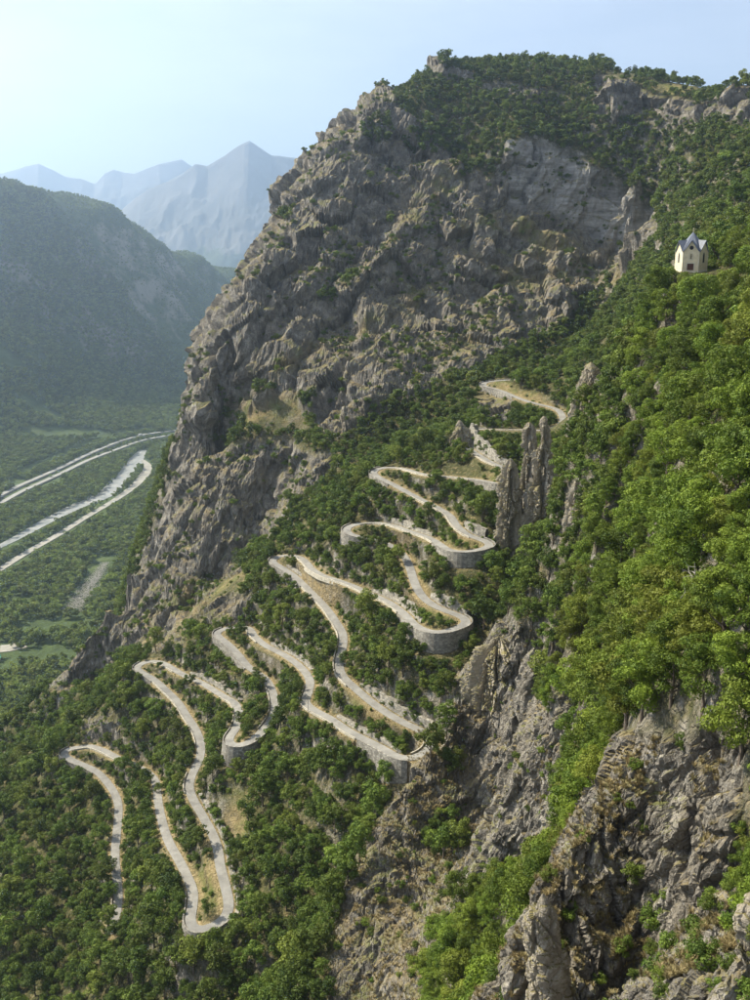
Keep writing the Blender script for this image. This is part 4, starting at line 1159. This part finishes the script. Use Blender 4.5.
# ------------------------------------------------------------------ scatter over the mountainside
gd = ground_depth(vx, vy)
vis_v = (vx > -60) & (vx < 810) & (vy > -40) & (vy < 1036) & (V[:, 2] > VZ + 2)
front = vis_v & (vd < gd * 1.04 + 10)
pick = np.where(front)[0]; pick = rng.choice(pick, min(90000, len(pick)), replace=False)
back = np.where(vis_v & ~front & (vd < gd * 1.2 + 40))[0]; back = rng.choice(back, min(12000, len(back)), replace=False)
below = np.where((vx > -60) & (vx < 810) & (vy >= 1036) & (vy < 1120) & (vd < 500))[0]; below = rng.choice(below, min(5000, len(below)), replace=False)
pick = np.r_[pick, back, below]
C0 = V[pick]
crk, cgr, cpx, cpy, cdp = classify(C0)
cdr = d_road[pick]
def ground_at(px, py):
    m = np.where(front & (np.abs(vx - px) < 4) & (np.abs(vy - py) < 4))[0]
    return V[m[np.argmin((vx[m] - px) ** 2 + (vy[m] - py) ** 2)]]
pocket = np.zeros(len(C0), bool)
for a, b, rx, ry in [(425,142,24,16),(378,132,16,12),(250,426,28,17),(300,408,14,14),(460,172,12,8),(445,758,16,22),(442,838,20,22),(590,775,22,30),(395,225,9,6),(330,300,8,8),(262,395,12,9),(600,300,20,12),(470,700,8,10),(705,860,12,40),(715,960,10,30),(560,700,22,18),(350,280,7,7),(415,300,8,6),(285,215,8,6)]:
    pocket |= ((cpx - a) / rx) ** 2 + ((cpy - b) / ry) ** 2 < 1
clump = fbm(C0 * 0.03, 3, 55)
pk_n = fbm(C0 / 26.0, 3, 57)
cand = []
order = rng.permutation(len(C0))
cellmap = {}
def too_close(x, y, z, r_, f=0.62):
    k = (int(x // 8), int(y // 8), int(z // 8))
    for i_ in (-1, 0, 1):
        for j_ in (-1, 0, 1):
            for l_ in (-1, 0, 1):
                for (a, b, c, rb) in cellmap.get((k[0] + i_, k[1] + j_, k[2] + l_), ()):
                    if (a - x) ** 2 + (b - y) ** 2 + (c - z) ** 2 < ((r_ + rb) * f) ** 2: return True
    cellmap.setdefault(k, []).append((x, y, z, r_))
    return False
for px, py, d in [(262,752,8.5),(272,744,9),(281,730,9),(285,712,8),(124,772,8),(135,780,9),(146,787,8),(128,764,6),(398,562,8),(383,554,8.5),(364,549,8),(350,548,7),(242,724,6.5),(292,566,6),(437,481,5.5),(160,668,4.5),(257,678,5.5),(237,634,5),(191,684,5),(262,686,5),(345,664,5.5),(111,872,7),(112,900,7),(109,925,8),(116,940,8.5),(158,792,4.5),(445,765,6.5)]:
    g_ = ground_at(px, py); dep_ = float(project(g_)[2]); v_ = int(rng.integers(0, 7))
    cand.append(['slope', g_[0], g_[1], g_[2], d, rng.uniform(0, 6.28), v_, px, py, dep_]); too_close(g_[0], g_[1], g_[2], d / 2)
U = rng.random((len(C0), 4))
for i in order:
    x, y, z = C0[i]; dep = cdp[i]; u = U[i]
    rocky = crk[i] > 0.5 and not pocket[i]
    if rocky:
        pr = 0.012 + 0.05 * max(0, clump[i]) + (0.5 if (pk_n[i] > 0.17 and dep > 480) else 0)
        if dep < 160: pr = 0.006 + (0.02 if cpx[i] > 690 else 0)
        if u[0] > pr: continue
        kind = 'shrub'; d = 1.2 + 3.0 * u[1] ** 1.4
        if dep > 600: d *= 1.6
    elif cgr[i] > 0.5:
        if u[0] > 0.05: continue
        kind = 'shrub'; d = 1.2 + 2.0 * u[1]
    else:
        zone = 'spur' if dep < 300 and cpx[i] > 395 else ('slope' if dep < 640 else 'upper')
        kind = zone
        if dep < 150 and cpy[i] > 735 and cpx[i] < (618 if dep > 118 else 740): continue
        if zone == 'spur': d = 5.6 + 6.6 * u[1] ** 1.2
        elif zone == 'slope': d = 4.2 + 8.0 * u[1] ** 1.3
        else: d = 4.6 + 4.6 * u[1]
        if dep < 100 and cpx[i] > 640: d *= 0.45
        if zone == 'slope' and cpy[i] > 850 and cpx[i] < 300: d *= 1.12
        if zone == 'slope' and u[2] < 0.12 + 0.5 * max(0, -clump[i]): continue
    if (612 < cpx[i] < 645 or 418 < cpx[i] < 440) and cpy[i] < 76: continue
    if 370 < cpx[i] < 412 and cpy[i] < 100: d = min(d, 3.4)
    if cdr[i] < 2.7 + d * 0.31: 
        d2 = (cdr[i] - 2.7) / 0.35
        if d2 < 1.3: continue
        d = min(d, d2)
    asp = 1.25 if kind != 'shrub' else 0.6
    okk = False
    for s in (1, 0.75, 0.55, 0.4):
        if clears(cpx[i], cpy[i], dep, d * s, d * s * asp): okk = True; break
    if not okk: continue
    d *= s
    if d < 2.6 and kind != 'shrub': kind = 'shrub'
    if too_close(x, y, z, d / 2, 0.72 if kind != 'shrub' else 0.9): continue
    set_ = SETS[kind]
    cand.append([kind, x, y, z, d, u[2] * 6.283, int(u[3] * len(set_)) % len(set_), cpx[i], cpy[i], dep])
print('mountainside plants', len(cand))

# ------------------------------------------------------------------ which ones show largest
idb = np.full((500, 375), -1, int); zb2 = np.full((500, 375), 1e9)
for n_, c in sorted(enumerate(cand), key=lambda q: -q[1][9]):
    w = c[4] * F_PX / c[9] / 2; h_ = c[4] * (1.25 if c[0] != 'shrub' else .6) * F_PX / c[9]
    if w < 0.8: continue
    if c[9] > ground_depth(np.array([c[7]]), np.array([c[8] - h_ * .7]))[0] * 1.02 + 4: continue
    x0, x1 = int((c[7] - w) / 2), int((c[7] + w) / 2) + 1; y0, y1 = int((c[8] - h_) / 2), int((c[8] - h_ * .12) / 2) + 1
    idb[max(y0, 0):max(y1, 0), max(x0, 0):max(x1, 0)] = n_
cnt = np.bincount(idb[idb >= 0].ravel(), minlength=len(cand))
trees_i = [i for i in np.argsort(-cnt) if cand[i][0] != 'shrub' and cnt[i] > 0][:300]
shrub_i = [i for i in np.argsort(-cnt) if cand[i][0] == 'shrub' and cnt[i] > 0][:240]
single = set(trees_i) | set(shrub_i)
LAND = [  # findable things to describe the plants by: pixel, forward distance, words
 ((695,272,300),'beside the chapel'),((660,300,298),'on the rock knoll under the chapel'),((735,290,275),'by the dry lawn near the chapel'),((590,385,348),'behind the pale split rock'),
 ((578,515,330),'around the slanting grey rock facing the spires'),((540,560,415),'at the foot of the tallest rock spire'),((505,590,420),'under the leaning crag'),((460,470,526),'around the huge rounded boulder'),
 ((484,386,660),'above the topmost hairpin'),((530,402,640),'below the topmost hairpin leg'),((373,472,580),'near the low-walled hairpin by the boulder'),((462,552,470),'below the bastion next to the spires'),((346,529,530),'round the tree-hidden hairpin'),
 ((440,650,415),'below the long curved wall above the rib'),((272,561,545),'at the hairpin with a round tree'),((340,640,440),'along the leg crossed by a tree shadow'),((310,690,465),'near the utility pole'),((216,633,505),'under the rocky knoll'),
 ((395,790,340),'under the tall triangular wall'),((235,745,440),'around the round stone bastion'),((136,668,515),'at the hairpin below the grey outcrop'),((195,728,460),'along the leg left of the bastion'),((65,757,475),'at the lowest left-hand hairpin'),((116,850,400),'beside the lowest road leg'),
 ((196,930,315),'at the hairpin nearest the slope foot'),((240,840,370),'on the dry bank above the lowest right-hand hairpin'),((60,940,372),'in the wood far below the lowest leg'),((150,985,320),'in the wood under the lowest bend'),((30,740,580),'on the shoulder above the valley yard'),((270,930,305),'between the lowest bend and the rock rib'),((330,850,320),'at the left foot of the rock rib'),
 ((420,740,326),'on the crest of the rock rib'),((500,660,345),'at the head of the rib buttress'),((575,720,285),'round the shaded buttress'),((450,900,230),'in the hollow beside the rib'),((520,940,180),'in the hollow behind the smooth pale outcrop'),((590,780,222),'between the rib and the pale near crag'),
 ((655,735,112),'on top of the pale near crag'),((590,840,106),'on the golden grass crest'),((600,950,92),'among the golden grass rocks'),((712,900,82),'in the bushy gully'),((690,632,108),'around the bleached dead tree'),((645,665,118),'near the leaning dead branches'),((740,560,115),'on the spur above the dead tree'),((740,450,150),'on the middle of the wooded spur'),((650,450,225),'on the lower flank of the wooded spur'),((700,370,215),'on the spur slope under the chapel'),((600,560,220),'on the spur edge over the buttress'),
 ((560,190,890),'on the pale cliff band'),((560,130,930),'in the wood above the pale cliff band'),((480,75,1010),'on the summit skyline'),((620,95,950),'by the upper grey cliff'),((700,180,690),'in the wood behind the chapel'),((745,200,500),'on the slope over the chapel'),((400,130,930),'under the summit shoulder'),((260,415,690),'on the green ledge of the great face'),((330,300,770),'on the left part of the great face'),((450,280,800),'in the middle of the great face'),((560,290,810),'on the slope below the cliff band'),((400,400,670),'at the foot of the great face'),((150,560,640),'on the dark left-hand cliffs')]
LP = np.array([at(*q[0]) for q in LAND])
ASP = {'spur': (0.85, 1.05, 0.95, 1.25, 0.8, 1.1, 1.4), 'slope': (0.85, 1.05, 0.95, 1.3, 0.8, 1.1, 1.0), 'upper': (0.9, 1.1, 0.85, 1.35, 1.0)}
def where_label(c):
    kind, x, y, z, d, rz, vi = c[:7]
    place = LAND[int(np.argmin(((LP - [x, y, z]) ** 2).sum(1)))][1]
    if kind == 'shrub':
        size = 'tiny' if d < 1.8 else ('low' if d < 2.8 else 'spreading')
        return size + ' green shrub ' + place, 'shrubs ' + place
    size = 'small' if d < 5.2 else ('medium-sized' if d < 7.6 else 'large')
    a_ = ASP[kind][vi]
    shape = 'low-crowned' if a_ <= 0.85 else ('round-crowned' if a_ <= 1.0 else ('full-crowned' if a_ <= 1.1 else 'tall upright'))
    return '%s %s broadleaf tree %s' % (size, shape, place), 'broadleaf trees ' + place
for i in trees_i:
    kind, x, y, z, d, rz, vi = cand[i][:7]
    me, tr = SETS[kind][vi]
    lab, grp = where_label(cand[i])
    root = empty('broadleaf_tree', (x, y, z - 0.15), rz, lab, 'tree', grp)
    root.scale = (d, d, d)
    for nm, m_ in (('crown', me), ('trunk', tr)):
        o = bpy.data.objects.new(nm, m_); col.objects.link(o); o.parent = root
for i in shrub_i:
    kind, x, y, z, d, rz, vi = cand[i][:7]
    lab, grp = where_label(cand[i])
    o = bpy.data.objects.new('shrub', SH[vi]); col.objects.link(o)
    o.location = (x, y, z - 0.1); o.rotation_euler = (0, 0, rz); o.scale = (d, d, d)
    o['label'] = lab; o['category'] = 'shrub'; o['group'] = grp

for o in [o for o in col.objects if o.name.split('.')[0] == 'parapet']:
    n_ = len(o.data.vertices); co = np.empty(n_ * 3); o.data.vertices.foreach_get('co', co); c_ = co.reshape(-1, 3).mean(0)
    rl = [q for q in LAND if any(w in q[1] for w in ('hairpin', 'leg', 'bastion', 'pole', 'wall', 'knoll', 'boulder', 'bend'))]
    words = rl[int(np.argmin([((at(*q[0]) - c_) ** 2).sum() for q in rl]))][1]
    ln = 'short' if n_ < 140 else 'long'
    o['label'] = ln + ' stone parapet ' + words

# ------------------------------------------------------------------ the rest of the wood: one mass, instanced
def instancer(name, meshes, pts, scale, rot, idx):
    """points carrying copies of a few meshes (geometry nodes)"""
    cl = bpy.data.collections.new(name + '_sources')
    for k, m_ in enumerate(meshes):
        o = bpy.data.objects.new('%s_%02d' % (name, k), m_); cl.objects.link(o)
    me = bpy.data.meshes.new(name); me.vertices.add(len(pts)); me.vertices.foreach_set('co', np.asarray(pts, np.float32).ravel())
    for nm, arr, ty in (('size', scale, 'FLOAT'), ('turn', rot, 'FLOAT'), ('pick', idx, 'INT')):
        at_ = me.attributes.new(nm, ty, 'POINT'); at_.data.foreach_set('value', np.asarray(arr, np.int32 if ty == 'INT' else np.float32))
    o = bpy.data.objects.new(name, me); col.objects.link(o)
    ng = bpy.data.node_groups.new(name, 'GeometryNodeTree')
    ng.interface.new_socket('Geometry', in_out='INPUT', socket_type='NodeSocketGeometry')
    ng.interface.new_socket('Geometry', in_out='OUTPUT', socket_type='NodeSocketGeometry')
    N_ = ng.nodes; L_ = ng.links
    gi = N_.new('NodeGroupInput'); go = N_.new('NodeGroupOutput')
    ci = N_.new('GeometryNodeCollectionInfo'); ci.inputs['Collection'].default_value = cl
    ci.inputs['Separate Children'].default_value = True; ci.inputs['Reset Children'].default_value = True
    ip = N_.new('GeometryNodeInstanceOnPoints')
    L_.new(gi.outputs[0], ip.inputs['Points']); L_.new(ci.outputs[0], ip.inputs['Instance']); ip.inputs['Pick Instance'].default_value = True
    def na(nm, ty):
        q = N_.new('GeometryNodeInputNamedAttribute'); q.data_type = ty; q.inputs['Name'].default_value = nm; return q.outputs['Attribute']
    L_.new(na('pick', 'INT'), ip.inputs['Instance Index'])
    L_.new(na('size', 'FLOAT'), ip.inputs['Scale'])
    cb_ = N_.new('ShaderNodeCombineXYZ'); L_.new(na('turn', 'FLOAT'), cb_.inputs['Z'])
    L_.new(cb_.outputs[0], ip.inputs['Rotation'])
    L_.new(ip.outputs[0], go.inputs[0])
    md = o.modifiers.new('scatter', 'NODES'); md.node_group = ng
    o['kind'] = 'stuff'
    return o
STUFF_LABEL = {'spur': 'mass of trees on the wooded spur', 'slope': 'mass of trees on the road slope', 'upper': 'mass of trees on the upper plateau', 'shrub': 'scattered scrub on the cliffs'}
for kind in ('spur', 'slope', 'upper', 'shrub'):
    rest = [c for i, c in enumerate(cand) if c[0] == kind and i not in single]
    if not rest: continue
    A_ = np.array([c[1:7] for c in rest])
    o = instancer('woodland' if kind != 'shrub' else 'scrub', [m_[0] for m_ in SETS[kind]], A_[:, :3] - np.c_[np.zeros(len(A_)), np.zeros(len(A_)), 0.1 + (0.14 if kind != 'shrub' else 0.0) * A_[:, 3]], A_[:, 3], A_[:, 4], A_[:, 5])
    o['label'] = STUFF_LABEL[kind]; o['category'] = 'woodland' if kind != 'shrub' else 'scrub'
    print(kind, len(rest))

# valley woods and the slope across the valley
def valley_scatter(spc, x0, x1, y0, y1, dmin, dmax, cond):
    a, b = np.meshgrid(np.arange(x0, x1, spc), np.arange(y0, y1, spc))
    P_ = np.c_[a.ravel(), b.ravel()] + rng.uniform(-spc * .48, spc * .48, (a.size, 2))
    P_ = np.c_[P_, vlook(P_[:, 0], P_[:, 1])]
    px, py, dep = project(P_)
    m = (px > -40) & (px < 300) & (py > 130) & (py < 760) & (dep < ground_depth(px, py - 8) + 30) & cond(P_, px, py, dep)
    P_ = P_[m]; px, py, dep = px[m], py[m], dep[m]
    d = rng.uniform(dmin, dmax, len(P_))
    good = np.array([clears(a_, b_, c_, d_, d_ * 1.15) for a_, b_, c_, d_ in zip(px, py, dep, d)], bool)
    return P_[good], d[good]
def low(P_, px, py, dep):
    n_ = fbm(P_ / 120., 3, 77)
    m = (n_ > -0.42) & (dep < 4100)
    scree = (np.abs(px - (106 - 34 * (py - 562) / 50)) < 12) & (py > 556) & (py < 616)
    yardm = (np.abs(px - 4) < 9) & (np.abs(py - 654) < 12)
    meadow = (((px - 60) / 40) ** 2 + ((py - 433) / 6) ** 2 < 1) | (((px - 22) / 12) ** 2 + ((py - 601) / 5) ** 2 < 1)
    return m & ~scree & ~yardm & ~meadow
P1, d1 = valley_scatter(9.0, -1480, 60, 560, 4050, 6.0, 16.0, low)
o = instancer('valley_wood', [m_[0] for m_ in SETS['valley']], P1 - [0, 0, .5], d1, rng.uniform(0, 6.28, len(P1)), rng.integers(0, 4, len(P1)))
o['label'] = 'hazy woods covering the valley floor and far hillside'; o['category'] = 'woodland'
P1, d1 = valley_scatter(14, -2050, 100, 3000, 5900, 5.0, 9.0, lambda P_, px, py, dep: (P_[:, 2] > VZ + 80) & (fbm(P_ / 120., 3, 78) > -0.25))
o = instancer('mountain_wood', [m_[0] for m_ in SETS['valley']], P1 - [0, 0, 1], d1, rng.uniform(0, 6.28, len(P1)), rng.integers(0, 4, len(P1)))
o['label'] = 'shaded forest on the mountain across the valley'; o['category'] = 'woodland'
print('valley', len(P1))

# scree fan at the foot of the dark cliff
def scree_fan():
    vs, fs = [], []; k = 0
    rg = np.random.default_rng(5)
    n_ = 0
    while n_ < 3200:
        t_ = rg.random() ** .8; px = 106 - 34 * t_ + rg.normal() * 6 * (.35 + t_); py = 562 + 50 * t_
        Y = 830.0
        for _ in range(8):
            p_ = at(px, py, Y); gz = max(float(lookup(base, p_[:1], p_[1:2])[0]), float(vlook(p_[:1], p_[1:2])[0])); Y += (p_[2] - gz) * 1.5
            Y = min(max(Y, 600), 1900)
        s = rg.uniform(0.35, 1.0); c_ = p_ + [0, 0, s * .2]
        t_ = unit(rg.normal(size=(6, 3))) * s * .2 + np.array([(1, 0, 0), (-1, 0, 0), (0, 1, 0), (0, -1, 0), (0, 0, .7), (0, 0, -.7)]) * s
        vs.append(c_ + t_); fs.append(np.array([(0, 2, 4), (2, 1, 4), (1, 3, 4), (3, 0, 4), (2, 0, 5), (1, 2, 5), (3, 1, 5), (0, 3, 5)]) + k); k += 6; n_ += 1
    return raw_mesh('scree', np.vstack(vs), np.vstack(fs))
o = link('scree', scree_fan(), plain_mat('scree_stone', (0.27, 0.255, 0.23), 0.3, 0.3), kind='stuff', label='pale scree below the dark cliff', category='scree')

# dry grass on the near rocks
def tuft_mesh(name, seed, n_=34):
    rg = np.random.default_rng(seed); vs, fs = [], []
    for k in range(n_):
        a = rg.uniform(0, 6.28); l = rg.uniform(.5, 1.0); r0 = rg.uniform(0, .25); tl = rg.uniform(.2, .8)
        c_, s_ = math.cos(a), math.sin(a); w = 0.035
        b_ = np.array([c_ * r0, s_ * r0, 0]); m_ = b_ + np.array([c_ * tl * .35 * l, s_ * tl * .35 * l, l * .6]); t_ = b_ + np.array([c_ * tl * l, s_ * tl * l, l * (1 - tl * .35)])
        o_ = np.array([-s_, c_, 0]) * w
        i0 = len(vs); vs += [b_ - o_, b_ + o_, m_ + o_ * .8, m_ - o_ * .8, t_]; fs += [(i0, i0 + 1, i0 + 2), (i0, i0 + 2, i0 + 3), (i0 + 3, i0 + 2, i0 + 4)]
    tint = np.random.default_rng(seed).random(len(fs))
    return raw_mesh(name, np.array(vs), np.array(fs), dict(tint=tint))
M_DRY = leaf_mat('dry_grass', (0.15, 0.115, 0.05), (0.31, 0.25, 0.125), (0.20, 0.185, 0.08), 0.2)
TU = []
for k in range(3):
    m_ = tuft_mesh('tuft', 40 + k); m_.materials.append(M_DRY); TU.append(m_)
vi = np.where((vx > 300) & (vx < 760) & (vy > 600) & (vy < 1030) & (rock > 0.3) & (vd < 380) & (vd < ground_depth(vx, vy) * 1.03 + 2))[0]
gn_ = grid_normals(T).reshape(-1, 3)[vi]
dens = fbm(V[vi] * 0.16, 3, 88) + 0.55 * (gn_[:, 2] - 0.55)
goldz = (((vx[vi] - 590) / 50) ** 2 + ((vy[vi] - 880) / 90) ** 2 < 1) | (((vx[vi] - 440) / 45) ** 2 + ((vy[vi] - 800) / 70) ** 2 < 1)
pr = np.where(vd[vi] < 150, 0.34, 0.20) * sstep(0.0, 0.30, dens + 0.28 * goldz)
vi = vi[rng.random(len(vi)) < pr]
o = instancer('dry_grass', TU, V[vi], np.where(vd[vi] < 150, rng.uniform(.35, .95, len(vi)), rng.uniform(.5, 1.4, len(vi))), rng.uniform(0, 6.28, len(vi)), rng.integers(0, 3, len(vi)))
o['label'] = 'golden dry grass on the near rock ribs'; o['category'] = 'grass'
print('tufts', len(vi))

# bleached dead trees among the near crowns
M_DEAD = plain_mat('bleached_wood', (0.30, 0.28, 0.25), 2.0, 0.2)
def dead_tree(px, py, Y, h, seed, label):
    p_ = ground_at(px, py); gz = p_[2]
    root = empty('dead_tree', (p_[0], p_[1], gz), seed, label, 'tree')
    H_ = h
    rg = np.random.default_rng(seed)
    def put(nm, paths):
        V_, F_, k = [], [], 0
        for P_, R_ in paths:
            v_, f_ = tube(P_, R_, 6); V_.append(v_); F_.append(f_ + k); k += len(v_)
        link(nm, raw_mesh(nm, np.vstack(V_), np.vstack(F_)), M_DEAD, root)
    put('trunk', [([(0, 0, -.3), (.1, .05, H_ * .4), (-.1, .1, H_ * .75), (.15, 0, H_)], [.16, .13, .09, .02])])
    for k in range(11):
        a = rg.uniform(0, 6.28); z0 = H_ * rg.uniform(.45, .95); l = rg.uniform(1.2, 3.0)
        e1 = np.array([math.cos(a), math.sin(a), rg.uniform(-.1, .5)]); e2 = unit(e1 + rg.normal(0, .5, 3))
        b0 = np.array([0, .05, z0]); b1 = b0 + e1 * l * .5; b2 = b1 + e2 * l * .5; b3 = b1 + unit(e1 + rg.normal(0, .8, 3)) * l * .4
        put('branch', [([b0, b1, b2], [.06, .04, .012]), ([b1, b3], [.032, .01])])
dead_tree(690, 632, 108, 9.5, 3, 'bleached bare dead tree with forked branches among green crowns')
dead_tree(645, 665, 118, 9.5, 5, 'leaning grey dead branches showing between the spur trees')

# ------------------------------------------------------------------ haze
hz = [(-14000, -900, VZ - 60), (14000, 23500, 2700)]
me = bpy.data.meshes.new('haze'); me.from_pydata(box_v(hz[0][0], hz[1][0], hz[0][1], hz[1][1], hz[0][2], hz[1][2]), [], BOXF); me.update()
hm = bpy.data.materials.new('haze'); hm.use_nodes = True
hn = hm.node_tree; hn.nodes.remove(hn.nodes['Principled BSDF'])
pv = hn.nodes.new('ShaderNodeVolumePrincipled')
pv.inputs['Color'].default_value = (0.58, 0.76, 1.0, 1)
pv.inputs['Density'].default_value = 0.78e-4
pv.inputs['Anisotropy'].default_value = 0.72
hn.links.new(pv.outputs[0], hn.nodes['Material Output'].inputs['Volume'])
link('haze', me, hm, kind='stuff')
